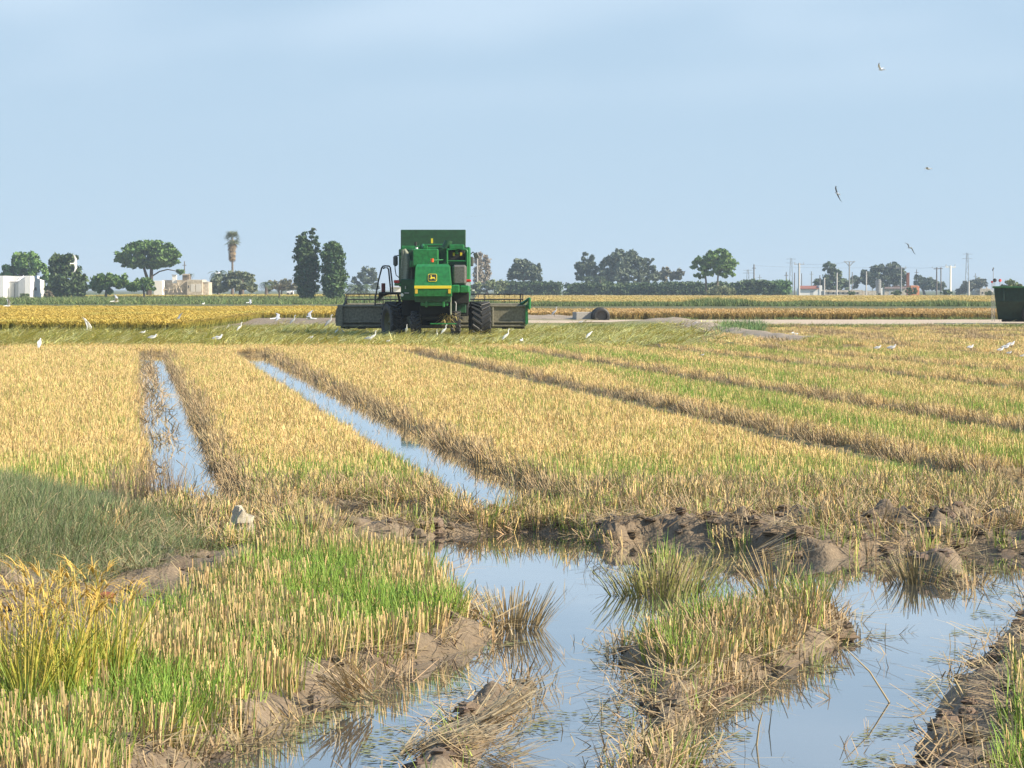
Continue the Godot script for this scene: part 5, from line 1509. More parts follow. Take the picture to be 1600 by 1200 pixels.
func bundle(at_: Vector3, n: int, r: float, len_: float, az: float, el: float, ca: Color, cb: Color) -> MB:
	var mb := MB.new()
	for i in n:
		var off := Vector3(rng.randf_range(-r, r), rng.randf_range(-r * 0.5, r * 0.6), rng.randf_range(-r, r))
		blade(mb, at_ + off, az + rng.randf_range(-0.7, 0.7), PI / 2 - el + rng.randf_range(-0.25, 0.25), len_ * rng.randf_range(0.5, 1.15), rng.randf_range(0.005, 0.009), rng.randf_range(-0.05, 0.08), vary(ca, 0.25), vary(cb, 0.3), 2, 0.6)
	return mb

func build_foreground():
	# white stone
	var p := gp(377, 838, 0.02)
	var t := thing("white_stone", Vector3(p.x, height(p.x, p.z) + 0.075, p.z), "pale cream stone lying at the end of the grassy bank", "stone")
	obj("stone", lump(Vector3(0.075, 0.085, 0.06), 5, 0.5), M.stone, t)
	var ps := gp(162, 905, 0.1)
	t = thing("rusty_clod", Vector3(ps.x, height(ps.x, ps.z) + 0.01, ps.z), "flat rusty red clod on the bare soil of the bank", "clod")
	obj("clod", lump(Vector3(0.06, 0.018, 0.03), 9), M.brick, t)
	# ripe rice plants left standing
	for i in 6:
		var s: Array = [[40, 1128, 1.0, "leaning yellow rice plant nearest the bare soil"], [95, 1112, 1.1, "tall yellow rice plant with drooping ears, in mid clump"], [140, 1095, 1.05, "yellow rice plant with orange ears beside the tallest"], [178, 1080, 0.95, "yellow green rice plant on the stubble side of the clump"], [68, 1085, 1.0, "rear yellow rice plant against the bank soil"], [12, 1108, 0.9, "yellow rice plant bending away over the bank"]][i]
		var q := gp(s[0], s[1], 0.02)
		q.y = height(q.x, q.z)
		var r := thing("rice_plant", q, s[3], "rice plant", "ripe rice plants left standing by the bank")
		var lv := MB.new(); var er := MB.new()
		for k in 52:
			var an := rng.randf() * TAU
			blade(lv, Vector3(cos(an), 0, sin(an)) * rng.randf() * 0.06, an, rng.randf_range(0.02, 0.4), rng.randf_range(0.26, 0.50) * s[2], rng.randf_range(0.006, 0.010), rng.randf_range(0.2, 1.4), vary(Color(0.24, 0.30, 0.04), 0.25), vary(Color(0.52, 0.42, 0.05) if k % 3 else Color(0.26, 0.33, 0.05), 0.2), 5, 0.12)
		for k in 22:
			var an := rng.randf() * TAU
			var ht: float = rng.randf_range(0.32, 0.50) * s[2]
			var l := rng.randf_range(0.05, 0.22)
			var foot := Vector3(cos(an), 0, sin(an)) * rng.randf() * 0.05
			blade(er, foot, an, l, ht, 0.004, 0.15, vary(Color(0.42, 0.36, 0.07), 0.2), vary(Color(0.52, 0.38, 0.09), 0.2), 3, 0.8)
			var tip := foot + Vector3(cos(an) * sin(l + 0.08), cos(l + 0.08), sin(an) * sin(l + 0.08)) * ht * 0.98
			for m in 6: blade(er, tip, an + rng.randf_range(-0.4, 0.4), 0.5 + rng.randf() * 0.3, rng.randf_range(0.06, 0.13), rng.randf_range(0.003, 0.005), rng.randf_range(0.9, 2.2), vary(Color(0.62, 0.42, 0.09), 0.2), vary(Color(0.64, 0.42, 0.11), 0.25), 5, 0.5)
		obj("leaves", lv, M.leaf, r)
		obj("ears", er, M.leaf, r)
	# dry brown weed between bank and rut
	var wq := gp(232, 790, 0.0)
	wq.y = height(wq.x, wq.z)
	t = thing("dry_weed", wq, "brown withered weed bush between bank and flooded rut", "weed")
	var wb := MB.new()
	for i in 420:
		blade(wb, Vector3(rng.randf_range(-0.26, 0.22), 0, rng.randf_range(-0.2, 0.2)), rng.randf() * TAU, rng.randf_range(0.0, 0.45), rng.randf_range(0.2, 0.42), rng.randf_range(0.003, 0.006), rng.randf_range(-0.2, 0.5), vary(Color(0.21, 0.15, 0.095), 0.25), vary(Color(0.33, 0.245, 0.16), 0.25), 3, 0.3)
	obj("stems", wb, M.leaf, t)
	# clumps standing in the water
	for c in [[1035, 912, 250, 0.27, 0.20, "big shaggy clump of green and straw rice between the pools", Color(0.22, 0.22, 0.06), Color(0.30, 0.32, 0.07)], [1432, 893, 130, 0.13, 0.17, "dark stubble clump on a mud islet mirrored in water", Color(0.16, 0.12, 0.06), Color(0.30, 0.25, 0.10)], [1212, 955, 70, 0.06, 0.26, "upright bundle of cut straw at the tip of the islet", Color(0.38, 0.28, 0.13), Color(0.50, 0.37, 0.17)],
			[1085, 880, 80, 0.16, 0.15, "low grassy clump right of the shaggy one", Color(0.24, 0.22, 0.08), Color(0.28, 0.32, 0.08)], [800, 962, 200, 0.14, 0.20, "brown straw clump leaning off the stubble block into water", Color(0.30, 0.23, 0.12), Color(0.42, 0.34, 0.19)], [480, 855, 150, 0.16, 0.22, "shaggy straw clump at the far corner of the stubble block", Color(0.38, 0.27, 0.11), Color(0.42, 0.40, 0.12)]]:
		var q2 := gp(c[0], c[1], -0.02)
		q2.y = maxf(height(q2.x, q2.z), WL)
		var u := thing("rice_clump", q2, c[5], "rice clump")
		var cm := MB.new()
		for i in c[2]:
			var an := rng.randf() * TAU
			var rr := sqrt(rng.randf()) * float(c[3])
			var g: bool = rng.randf() < 0.35
			blade(cm, Vector3(cos(an) * rr, -0.02, sin(an) * rr * 0.7), an + rng.randf_range(-0.5, 0.5), rng.randf_range(0.0, 0.35) + 0.45 * rr / c[3], float(c[4]) * rng.randf_range(0.7, 1.3), rng.randf_range(0.005, 0.009), rng.randf_range(0.0, 0.5), vary(c[6], 0.25), vary(c[7] if g else c[6].lerp(DRY, 0.5), 0.25), 2, 0.4)
		obj("stalks", cm, M.leaf, u)
	# straw bundles thrown on the mud spit
	for c in [[760, 1120, 90, 0.06, 0.24, -0.35, 0.42, "long straw sheaf fanning out over the water off the spit"], [640, 1165, 70, 0.04, 0.14, -0.5, 0.35, "small straw sheaf at the left flank of the spit"], [700, 1165, 90, 0.07, 0.17, -0.3, 0.18, "flat straw sheaf on top of the mud spit"], [770, 1165, 80, 0.08, 0.14, -0.2, 0.25, "short straw sheaf mixed with green on the spit"], [560, 1075, 80, 0.06, 0.2, 2.4, 0.6, "pale straw sheaf slumped down the stubble bank"], [1185, 862, 60, 0.07, 0.3, 0.4, 0.3, "dry straw sheaf lying on the mud behind the islet"]]:
		var q3 := gp(c[0], c[1], 0.0)
		q3.y = maxf(height(q3.x, q3.z), WL)
		var b := thing("straw_sheaf", q3, c[7], "straw", "straw sheaves on the mud")
		obj("straws", bundle(Vector3(0, 0.05, 0), c[2], c[3], c[4], c[5], c[6], DRY, Color(0.46, 0.37, 0.23)), M.leaf, b)
	# reeds sticking out of the water
	for c in [[1400, 1098, -0.55, 0.75, 0.30, "long thin dry reed slanting over the right pool"], [1180, 1165, 0.4, 0.2, 0.12, "green water weed shoot beside the islet"], [985, 975, 0.8, 0.7, 0.12, "short dry stick in the middle pool"]]:
		var q4 := gp(c[0], c[1], WL)
		var rd := thing("reed_stalk", q4, c[5], "reed")
		var rm := MB.new()
		var tip: Vector3 = Vector3(sin(c[3]) * signf(c[2]), cos(c[3]), 0.1) * c[4]
		rm.tube([Vector3(0, -0.04, 0), tip * 0.5 + Vector3(0, 0.01, 0), tip], [0.004, 0.0035, 0.0015], 5)
		obj("stalk", rm, M.reed, rd)
	# broken straws and stems scattered in the water
	var w := Sow.new(3)
	for i in 2600:
		var d := rng.randf_range(6.0, 15.5)
		var x := rng.randf_range(-d * 0.24, d * 0.26)
		var s := shore(x, d)
		if s > -0.02 or rng.randf() > exp(s * 6.0) * 0.5 + 0.012: continue
		w.put(place(Vector3(x, WL - 0.005, -d), rng.randf_range(0.4, 0.8), rng.randf_range(0.25, 0.6), rng.randf_range(0, 0.8), rng.randf() * TAU), tint(0.3))
	for i in 1500:
		var d := rng.randf_range(18.3, 60.0)
		var r0: float = [-6.65, -4.33][i % 2] + RUT_TURN * (47.5 - d)
		var x := r0 + rng.randf_range(-0.34, 0.34)
		if i % 2 == 0 and rng.randf() < 0.5: x = r0 - rng.randf_range(0.1, 0.34)
		if rng.randf() < 0.55: continue
		w.put(place(Vector3(x, WL - 0.02, -d), 0.8, rng.randf_range(0.3, 0.6), rng.randf_range(0, 0.6), rng.randf() * TAU), tint(0.3))
	for i in 1300:
		var d := rng.randf_range(18.5, 60.0)
		var off := rng.randf_range(-0.34, 0.0)
		if n_patch.get_noise_2d(off * 4.0, d * 1.3) < 0.05 - off * 0.2 - 0.1: continue
		w.put(place(Vector3(-6.6 + off + RUT_TURN * (47.5 - d), WL - 0.01, -d), 1.6, rng.randf_range(0.2, 0.5), rng.randf_range(0.3, 1.3), rng.randf() * TAU), tint(0.3))
	var o := Node3D.new()
	o.name = numbered("water_straws"); add_child(o)
	tag(o, "scattered broken stems poking from the ponded water", "straw", "", "stuff")
	for i in 3: many("stems", tuft("dry", 0.05, 4).mesh(), M.leaf, w.xf[i], w.cols[i], o)
	# algae and duckweed film along the banks
	var al := MB.new()
	for i in 60000:
		var d := rng.randf_range(6.0, 15.5)
		var x := rng.randf_range(-d * 0.24, d * 0.26)
		var s := shore(x, d)
		if s > 0.0 or s < -0.16 or n_patch.get_noise_2d(x * 4.0, d * 4.0) < 0.02 - s * 1.2: continue
		var r := rng.randf_range(0.003, 0.011)
		var c := Vector3(x, WL + 0.004 + rng.randf() * 0.002, -d)
		var col := vary(Color(0.20, 0.20, 0.075), 0.25)
		var a0 := rng.randf() * TAU
		for k in 4:
			var t0 := a0 + TAU * k / 4; var t1 := a0 + TAU * (k + 1) / 4
			al.tri(c, c + Vector3(cos(t1) * 1.5, 0, sin(t1)) * r, c + Vector3(cos(t0) * 1.5, 0, sin(t0)) * r, col)
	var ao := obj("pond_scum", al, M.leaf)
	tag(ao, "greenish scum floating along the edges of the water", "algae", "", "stuff")
	# clods turned up by the wheels
	var cl := Sow.new(4)
	for i in 9000:
		var d := rng.randf_range(6.0, 19.0)
		var x := rng.randf_range(-d * 0.24, d * 0.26)
		var s := shore(x, d)
		if s < 0.01: continue
		var want := 0.12
		if d > 14.2 and d < 18.6 and x > -2.0: want = 0.62 if d > 15.0 and d < 16.5 else 0.15
		elif s < 0.25: want = 0.25
		elif d > 19.0: want = 0.0
		if rng.randf() > want or mound(x, d) > 0.05: continue
		var sc := rng.randf_range(0.25, 1.0) * (1.0 if d < 14 else 1.2) * (1.5 if rng.randf() < 0.12 else 1.0)
		cl.put(place(Vector3(x, height(x, -d) + 0.004, -d), sc, sc * rng.randf_range(0.6, 1.0)), tint(0.25))
	var co_ := Node3D.new()
	co_.name = numbered("mud_clods"); add_child(co_)
	tag(co_, "rough brown clods of mud turned up along tracks and banks", "mud", "", "stuff")
	for i in 4: many("clods", lump(Vector3(0.045, 0.032, 0.04), 20 + i, 0.55, 9).mesh(), M.clod, cl.xf[i], cl.cols[i], co_)

# ---------------------------------------------------------------- birds (beak towards +x)
func bird_parts(t: Node3D, body: MB, bill: MB, legs: Array):
	obj("body", body, M.feather, t)
	obj("bill", bill, M.bill, t)
	for l in legs: obj("leg", l, M.bird_leg, t)

func egret(t: Node3D, col: Color, wing: Color, neck := 1.0, lean := 0.0):
	var b := MB.new()
	var x := lean * 0.1
	b.sweep([Vector3(-0.19, 0.11, 0), Vector3(-0.14, 0.19, 0), Vector3(-0.06, 0.27, 0), Vector3(0.02, 0.34, 0), Vector3(0.08, 0.40, 0), Vector3(0.115 + x, 0.36 + 0.10 * neck, 0), Vector3(0.10 + x, 0.36 + 0.18 * neck, 0), Vector3(0.115 + x, 0.36 + 0.26 * neck, 0), Vector3(0.155 + x, 0.36 + 0.285 * neck, 0), Vector3(0.20 + x, 0.355 + 0.275 * neck, 0)], Vector3(0, 0, 1),
		[0.012, 0.042, 0.066, 0.062, 0.042, 0.027, 0.022, 0.024, 0.028, 0.012], [0.015, 0.05, 0.072, 0.066, 0.046, 0.03, 0.024, 0.026, 0.028, 0.012], [wing, wing, wing, wing.lerp(col, 0.5), col], 9)
	for s in [-1.0, 1.0]:
		b.sweep([Vector3(0.03, 0.37, 0.05 * s), Vector3(-0.06, 0.29, 0.066 * s), Vector3(-0.15, 0.18, 0.04 * s), Vector3(-0.21, 0.09, 0.02 * s)], Vector3(0, 0, 1), [0.012, 0.02, 0.016, 0.004], [0.04, 0.065, 0.04, 0.01], [wing], 7)
	var bl := MB.new()
	bl.tube([Vector3(0.19 + x, 0.355 + 0.275 * neck, 0), Vector3(0.29 + x, 0.345 + 0.265 * neck, 0)], [0.011, 0.002], 6)
	var lg := []
	for s in [-1.0, 1.0]:
		var m := MB.new()
		m.tube([Vector3(-0.02, 0.28, 0.03 * s), Vector3(-0.04, 0.15, 0.03 * s), Vector3(0.0, 0.0, 0.035 * s), Vector3(0.05, 0.0, 0.04 * s)], [0.012, 0.007, 0.006, 0.004], 5)
		lg.append(m)
	bird_parts(t, b, bl, lg)

func gull(t: Node3D):
	var b := MB.new()
	var w := Color(0.80, 0.80, 0.80); var g := Color(0.42, 0.44, 0.48)
	b.sweep([Vector3(-0.24, 0.15, 0), Vector3(-0.15, 0.165, 0), Vector3(-0.03, 0.18, 0), Vector3(0.07, 0.20, 0), Vector3(0.12, 0.245, 0), Vector3(0.13, 0.285, 0), Vector3(0.155, 0.305, 0), Vector3(0.195, 0.30, 0)], Vector3(0, 0, 1), [0.02, 0.05, 0.075, 0.068, 0.045, 0.036, 0.036, 0.014], [0.008, 0.045, 0.075, 0.07, 0.045, 0.036, 0.036, 0.014], [w], 9)
	for s in [-1.0, 1.0]:
		b.sweep([Vector3(0.06, 0.23, 0.05 * s), Vector3(-0.05, 0.225, 0.07 * s), Vector3(-0.2, 0.18, 0.04 * s), Vector3(-0.31, 0.155, 0.01 * s)], Vector3(0, 0, 1), [0.014, 0.02, 0.015, 0.004], [0.03, 0.05, 0.028, 0.006], [g, g, g, Color(0.05, 0.05, 0.05)], 7)
	var bl := MB.new()
	bl.tube([Vector3(0.185, 0.30, 0), Vector3(0.235, 0.292, 0)], [0.011, 0.003], 6)
	var lg := []
	for s in [-1.0, 1.0]:
		var m := MB.new()
		m.tube([Vector3(-0.01, 0.13, 0.03 * s), Vector3(0, 0.0, 0.03 * s), Vector3(0.04, 0.0, 0.035 * s)], [0.01, 0.006, 0.006], 5)
		lg.append(m)
	bird_parts(t, b, bl, lg)

func flying(t: Node3D, inner: float, outer: float, sweepb: float, top: Color, under: Color, fold := 1.0):
	var b := MB.new()
	var w := Color(0.80, 0.80, 0.80)
	b.sweep([Vector3(-0.26, 0.0, 0), Vector3(-0.16, 0.0, 0), Vector3(-0.04, 0.0, 0), Vector3(0.07, 0.005, 0), Vector3(0.13, 0.012, 0), Vector3(0.17, 0.012, 0)], Vector3(0, 0, 1), [0.055, 0.03, 0.05, 0.05, 0.034, 0.012], [0.005, 0.025, 0.048, 0.048, 0.034, 0.012], [w], 9)
	for s in [-1.0, 1.0]:
		var p0 := Vector3(0.03, 0.02, 0.03 * s)
		var p1 := p0 + Vector3(0.05, sin(inner) * 0.2, cos(inner) * 0.2 * s * fold)
		var p2 := p1 + Vector3(-0.07 - sweepb, sin(outer) * 0.24, cos(outer) * 0.24 * s * fold)
		var p3 := p2 + Vector3(-0.09 - sweepb, sin(outer) * 0.10, cos(outer) * 0.10 * s * fold)
		b.sweep([p0, (p0 + p1) / 2, p1, (p1 + p2) / 2, p2, p3], Vector3(1, 0, 0), [0.075, 0.072, 0.068, 0.052, 0.034, 0.006], [0.014, 0.012, 0.009, 0.006, 0.004, 0.002], [top, top, top, top.lerp(under, 0.5), under, Color(0.06, 0.06, 0.06)], 8)
	var bl := MB.new()
	bl.tube([Vector3(0.165, 0.012, 0), Vector3(0.21, 0.006, 0)], [0.01, 0.003], 6)
	obj("body", b, M.feather, t)
	obj("bill", bl, M.bill, t)

func build_birds():
	var W := Color(0.80, 0.80, 0.78); var G := Color(0.30, 0.32, 0.36)
	# standing egrets and herons: [x, foot row, height in rows, facing, kind, label, group]
	var st := [
		[635, 521, 12.5, -1.3, "egret", "upright white egret before the dark underside of the combine"], [682.5, 527, 10.5, -1.5, "egret", "small white egret, left one of the pair behind the hood"], [694, 523, 14, 0.0, "egret", "taller white egret, right one of the pair behind the hood"],
		[791, 533, 17, 0.1, "egret", "long necked white egret below the right header half"], [584, 532, 13.5, 0.1, "egret", "white egret walking, right one of the pair near left wheel"], [577, 533, 8, 0.0, "gull", "white gull close beside the walking egret"],
		[374.5, 518, 13, 0.3, "egret", "white egret standing in cut rice left of the header"], [356, 514, 7, 0.0, "egret", "slim little white egret by the ripe rice edge"], [921, 530, 11.5, 0.3, "hunched", "hunched white egret in cut rice right of the combine"],
		[526, 521, 8, 0.2, "egret", "white egret at the tip of the left divider"], [536, 521, 7, PI, "heron", "grey bird beside the white egret at the left divider"], [457.5, 509, 15, 0.2, "heron", "grey heron standing at the path left of the header"], [514, 512, 18, 0.2, "heron", "grey heron half hidden by the left end of the header"],
		[866.5, 494, 13, 0.2, "heron", "grey heron on the dirt bank right of the header"], [62, 546, 16, 1.5, "hunched", "white gull standing tall on the stubble edge"],
		[239, 532, 9, 0.2, "gull", "white gull standing near the head of the flooded rut"], [224, 522, 5, 0.5, "gull", "small white gull in the cut rice by ripe rice"], [341, 534, 10.5, 0.3, "gull", "white gull standing between the two flooded ruts"],
		[815, 535, 6, 1.2, "gull", "little white gull right of the long necked egret"], [486, 530, 5, 0.1, "gull", "white gull crouching in the cut rice"], [908, 506, 4.5, 0.1, "gull", "white gull crouching before the concrete culvert"],
		[1372, 547, 7, 0.2, "gull", "white gull in the far stubble, left one of two"], [1394, 548, 9, 0.1, "gull", "white gull in the far stubble, right one of two"], [1517, 546, 7, 0.4, "gull", "single white gull standing in the stubble before the trailer"],
		[1564, 550, 7, 0.3, "gull", "white gull in the tight flock below the trailer", "gull flock below the trailer"], [1572, 547, 9, 0.2, "gull", "white gull in the tight flock below the trailer", "gull flock below the trailer"], [1580, 543, 9, 0.3, "gull", "white gull in the tight flock below the trailer", "gull flock below the trailer"], [1577, 554, 5, 0.0, "gull", "white gull in the tight flock below the trailer", "gull flock below the trailer"], [1597, 558, 4, 0.0, "gull", "white gull in the tight flock below the trailer", "gull flock below the trailer"],
		[318, 477, 4, 1.0, "gull", "tiny far white bird at the rim of the ripe rice"], [607, 535, 4, 0.4, "gull", "small white gull low in the cut rice before left wheel"], [1098, 556, 3, 0.0, "gull", "tiny white bird in the green stubble row"], [455, 458, 4, 1.0, "gull", "far white bird near the parked van"]]
	for s in st:
		var kind: String = s[4]
		var low := 0.10
		var d: float = (EYE - low) * F / (s[1] - HZ)
		if d > 125.0: d = 122.0 if d < 240.0 else (258.0 if d < 700.0 else 300.0)
		if s[0] > 600 and s[0] < 720: d = minf(d, 75.5)
		if s[0] == 455: d = 404.0
		if s[0] == 866.5: d = 117.0
		var p := at(s[0], s[1], d)
		var full := {"egret": 0.66, "heron": 0.66, "hunched": 0.50, "gull": 0.34}[kind] as float
		var tall: float = at(s[0], s[1] - s[2], d).y - p.y + 0.015
		var base := p.y - 0.015
		var nm: String = {"egret": "white_egret", "heron": "grey_heron", "hunched": "white_egret", "gull": "white_gull"}[kind]
		if kind == "hunched" and s[0] == 62: nm = "white_gull"
		var t := thing(nm, Vector3(p.x, base, p.z), s[5], "bird", s[6] if s.size() > 6 else "birds feeding round the combine")
		t.rotation.y = s[3]
		t.scale = Vector3.ONE * tall / full * 1.12
		match kind:
			"egret": egret(t, W, W)
			"heron": egret(t, Color(0.52, 0.52, 0.53), G)
			"hunched": egret(t, W, W, 0.35)
			"gull": gull(t)
	# birds on the wing: [x, y, distance, heading, roll, pitch, inner, outer, sweep, label, dark]
	var fl := [
		[116.5, 412, 150.0, 0.2, 1.35, 0.0, 0.1, 0.0, 0.02, "white gull banking on edge before the dark tree", 0], [12, 478, 150.0, 0.3, 0.0, 0.0, 1.1, 0.8, 0.0, "gull flying low over ripe rice with wings raised", 1], [180, 471, 130.0, 0.2, 0.2, 0.0, 0.9, 0.3, 0.0, "gull flying level with the small pine, wings half up", 1],
		[155, 514, 95.0, 0.1, 0.0, 0.0, 0.25, -0.2, 0.0, "gull gliding flat along the dark rice edge", 0], [137, 520, 88.0, 0.4, 0.3, 0.2, 1.2, 1.3, 0.0, "gull landing with raised wings before the ripe rice", 0], [277, 510, 95.0, 2.6, -0.4, 0.0, 0.8, 0.7, 0.0, "gull lifting off at the corner of the ripe rice", 0],
		[354, 522, 90.0, 3.0, 0.2, 0.0, 0.5, 0.1, 0.0, "grey winged gull skimming the cut rice", 1], [432, 498, 105.0, 0.1, 0.3, 0.0, 0.5, -0.1, 0.0, "gull fluttering above the grey twiggy bush", 1], [485, 498, 105.0, 3.0, -0.3, 0.0, 0.8, 0.2, 0.0, "gull fluttering between the two grey herons", 1],
		[390, 473, 190.0, 0.2, 0.4, 0.0, 0.7, -0.2, 0.0, "gull flying over the green strip near the sapling", 1], [341, 427, 190.0, 0.1, 0.0, 0.0, 0.35, -0.4, 0.0, "white gull gliding before the bushy date palm", 0], [31, 435.5, 200.0, -0.4, 0.5, -0.3, 0.1, 0.0, 0.0, "white gull crossing above the farmhouse door", 0],
		[1235, 524, 82.0, 0.5, 0.0, 0.6, -0.1, -0.2, 0.05, "white egret stretching up out of the right stubble", 0],
		[1377, 109, 150.0, 2.6, 0.2, 0.0, 0.7, 0.4, 0.0, "white gull high up under the thin cloud", 0], [1450, 263.5, 150.0, 3.0, 0.1, 0.0, 0.12, -0.12, 0.02, "pale gull gliding level, wings seen edge on", 1], [1308, 302, 145.0, 2.2, 0.95, 0.3, 0.18, -0.12, 0.05, "dark gull banking steeply against the blue sky", 2], [1421, 387, 150.0, 2.0, 0.75, 0.0, 0.5, -0.55, 0.03, "gull over the farm with one wing down", 1],
		[490, 357, 334.0, 0.3, 0.0, 1.0, -1.2, -1.3, 0.0, "dark bird perched on the top of the tall cypress", 2], [1551, 421, 260.0, 0.0, 0.0, 1.2, -1.2, -1.3, 0.0, "tiny dark bird above the marker flag", 2]]
	for f in fl:
		if f[0] == 1551: continue
		var t := thing("flying_gull" if f[0] != 490 and f[0] != 1235 else "perched_bird", at(f[0], f[1], f[2]), f[9], "bird", "birds on the wing")
		t.basis = Basis(Vector3.UP, f[3]) * Basis(Vector3(0, 0, 1), f[5]) * Basis(Vector3(1, 0, 0), f[4])
		var top: Color = [Color(0.78, 0.78, 0.78), Color(0.42, 0.44, 0.48), Color(0.12, 0.12, 0.14)][f[10]]
		flying(t, f[6], f[7], f[8], top, top.lerp(Color(0.2, 0.2, 0.22), 0.4))
	# far flock flying in a line above the combine
	for i in 9:
		var x: float = [717, 723, 729, 743, 751, 758, 770, 780.5, 737][i]
		var y: float = [338.5, 339, 340.3, 338.2, 337.2, 336.6, 336.5, 338.6, 338][i]
		var t := thing("far_bird", at(x, y, 900.0), "tiny dark far bird in the line flying above the combine", "bird", "far flock in a line")
		t.rotation.y = rng.randf_range(-0.5, 0.5)
		flying(t, 0.4, -0.1, 0.0, Color(0.12, 0.12, 0.14), Color(0.1, 0.1, 0.12))

# ---------------------------------------------------------------- assembly
func make_materials():
	var dirt := noise_tex(Color(0.72, 0.70, 0.66), Color(1, 1, 1), 0.03, 11, 5)
	var grit := noise_tex(Color(0.62, 0.60, 0.58), Color(1, 1, 1), 0.09, 12, 4)
	M.ground = vmat(0.84, 0.0, grit, 2.3)
	M.ground.uv1_world_triplanar = true
	M.ground.normal_enabled = true; M.ground.normal_texture = bump_tex(0.06, 5, 6.0); M.ground.normal_scale = 0.8
	M.clod = mat(lin(0.24, 0.18, 0.125), 0.95, 0.0, grit, 6.0); M.clod.vertex_color_use_as_albedo = true
	M.water = mat(lin(0.075, 0.08, 0.08), 0.02)
	M.water.clearcoat_enabled = true; M.water.clearcoat = 1.0; M.water.clearcoat_roughness = 0.02
	M.water.metallic_specular = 0.9
	M.water.normal_enabled = true; M.water.normal_texture = bump_tex(0.008, 8, 2.0); M.water.normal_scale = 0.05
	M.water.uv1_triplanar = true; M.water.uv1_world_triplanar = true; M.water.uv1_scale = Vector3.ONE * 0.35
	M.leaf = vmat(0.75, 0.22)
	M.foliage = vmat(0.7, 0.2)
	M.feather = vmat(0.85, 0.1)
	M.bill = mat(lin(0.45, 0.28, 0.06), 0.5); M.bird_leg = mat(lin(0.08, 0.06, 0.05), 0.6)
	M.road = mat(lin(0.74, 0.595, 0.455), 0.95, 0.0, grit, 0.7)
	M.bark = mat(lin(0.13, 0.10, 0.075), 0.95, 0.0, grit, 1.2); M.bark_pale = mat(lin(0.28, 0.24, 0.19), 0.9, 0.0, grit, 1.2); M.palm_bark = mat(lin(0.25, 0.20, 0.16), 0.95, 0.0, grit, 1.0)
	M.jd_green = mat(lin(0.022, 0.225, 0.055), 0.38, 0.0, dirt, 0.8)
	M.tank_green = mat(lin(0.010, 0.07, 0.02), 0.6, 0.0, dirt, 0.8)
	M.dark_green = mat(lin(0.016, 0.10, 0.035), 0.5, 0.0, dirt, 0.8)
	M.yellow = mat(lin(0.75, 0.58, 0.03), 0.45); M.amber = mat(lin(0.65, 0.42, 0.04), 0.35); M.emblem_dark = mat(lin(0.03, 0.035, 0.02), 0.4)
	M.tarp = mat(lin(0.30, 0.335, 0.27), 0.85, 0.0, dirt, 2.0); M.tarp.cull_mode = BaseMaterial3D.CULL_DISABLED
	M.grey_tank = mat(lin(0.15, 0.145, 0.14), 0.6, 0.0, dirt, 1.5); M.grey_plastic = mat(lin(0.07, 0.075, 0.075), 0.5)
	M.black_panel = mat(lin(0.018, 0.02, 0.018), 0.65, 0.0, dirt, 1.5); M.rail_dark = mat(lin(0.03, 0.032, 0.035), 0.5)
	M.shade_black = mat(lin(0.008, 0.008, 0.007), 0.9)  # black machinery, darkened further to paint in the shade under the combine
	M.header = mat(lin(0.26, 0.245, 0.185), 0.6, 0.1, dirt, 1.2)
	M.rubber = mat(lin(0.022, 0.021, 0.020), 0.55, 0.0, dirt, 3.0); M.rim = mat(lin(0.10, 0.09, 0.03), 0.6)
	M.silver = mat(lin(0.5, 0.5, 0.5), 0.35, 0.6); M.lamp_white = mat(lin(0.8, 0.8, 0.78), 0.3); M.lamp_glass = mat(lin(0.55, 0.55, 0.55), 0.15, 0.3)
	M.red_lamp = mat(lin(0.45, 0.025, 0.015), 0.3); M.orange_lamp = mat(lin(0.75, 0.10, 0.015), 0.3); M.dull_red = mat(lin(0.16, 0.02, 0.02), 0.5)
	M.trailer_green = mat(lin(0.012, 0.045, 0.028), 0.6, 0.0, dirt, 0.7); M.trailer_rim = mat(lin(0.04, 0.16, 0.05), 0.45, 0.0, dirt, 1.0)
	M.red_float = mat(lin(0.6, 0.10, 0.09), 0.5); M.dark = mat(lin(0.03, 0.03, 0.035), 0.6)
	M.concrete = mat(lin(0.50, 0.485, 0.455), 0.9, 0.0, grit, 1.0); M.concrete_dark = mat(lin(0.22, 0.21, 0.20), 0.9, 0.0, grit, 1.0)
	M.yellow_post = mat(lin(0.66, 0.52, 0.22), 0.6); M.stone = mat(lin(0.66, 0.60, 0.47), 0.9, 0.0, grit, 5.0)
	M.white = mat(lin(0.80, 0.78, 0.75), 0.85); M.cream = mat(lin(0.70, 0.62, 0.52), 0.85, 0.0, dirt, 0.2); M.cream_panel = mat(lin(0.62, 0.58, 0.53), 0.8)
	M.brown_wall = mat(lin(0.30, 0.24, 0.18), 0.9, 0.0, dirt, 0.4)
	M.grey_door = mat(lin(0.42, 0.43, 0.42), 0.6); M.grey = mat(lin(0.36, 0.36, 0.37), 0.7); M.brick = mat(lin(0.36, 0.12, 0.06), 0.9, 0.0, grit, 0.8); M.plinth_pale = mat(lin(0.6, 0.38, 0.26), 0.9)
	M.roof = mat(lin(0.42, 0.15, 0.10), 0.9, 0.0, grit, 0.6); M.roof_dull = mat(lin(0.24, 0.16, 0.13), 0.9, 0.0, grit, 0.6); M.orange = mat(lin(0.60, 0.24, 0.10), 0.9)
	M.silo = mat(lin(0.33, 0.34, 0.35), 0.5, 0.3, dirt, 0.4); M.pale_wood = mat(lin(0.5, 0.42, 0.32), 0.9)
	M.pole_wood = mat(lin(0.16, 0.14, 0.13), 0.9); M.pole_pale = mat(lin(0.50, 0.47, 0.44), 0.9); M.pole_grey = mat(lin(0.28, 0.28, 0.28), 0.8); M.steel = mat(lin(0.30, 0.32, 0.34), 0.6, 0.3)
	M.reed = mat(lin(0.34, 0.27, 0.16), 0.8)

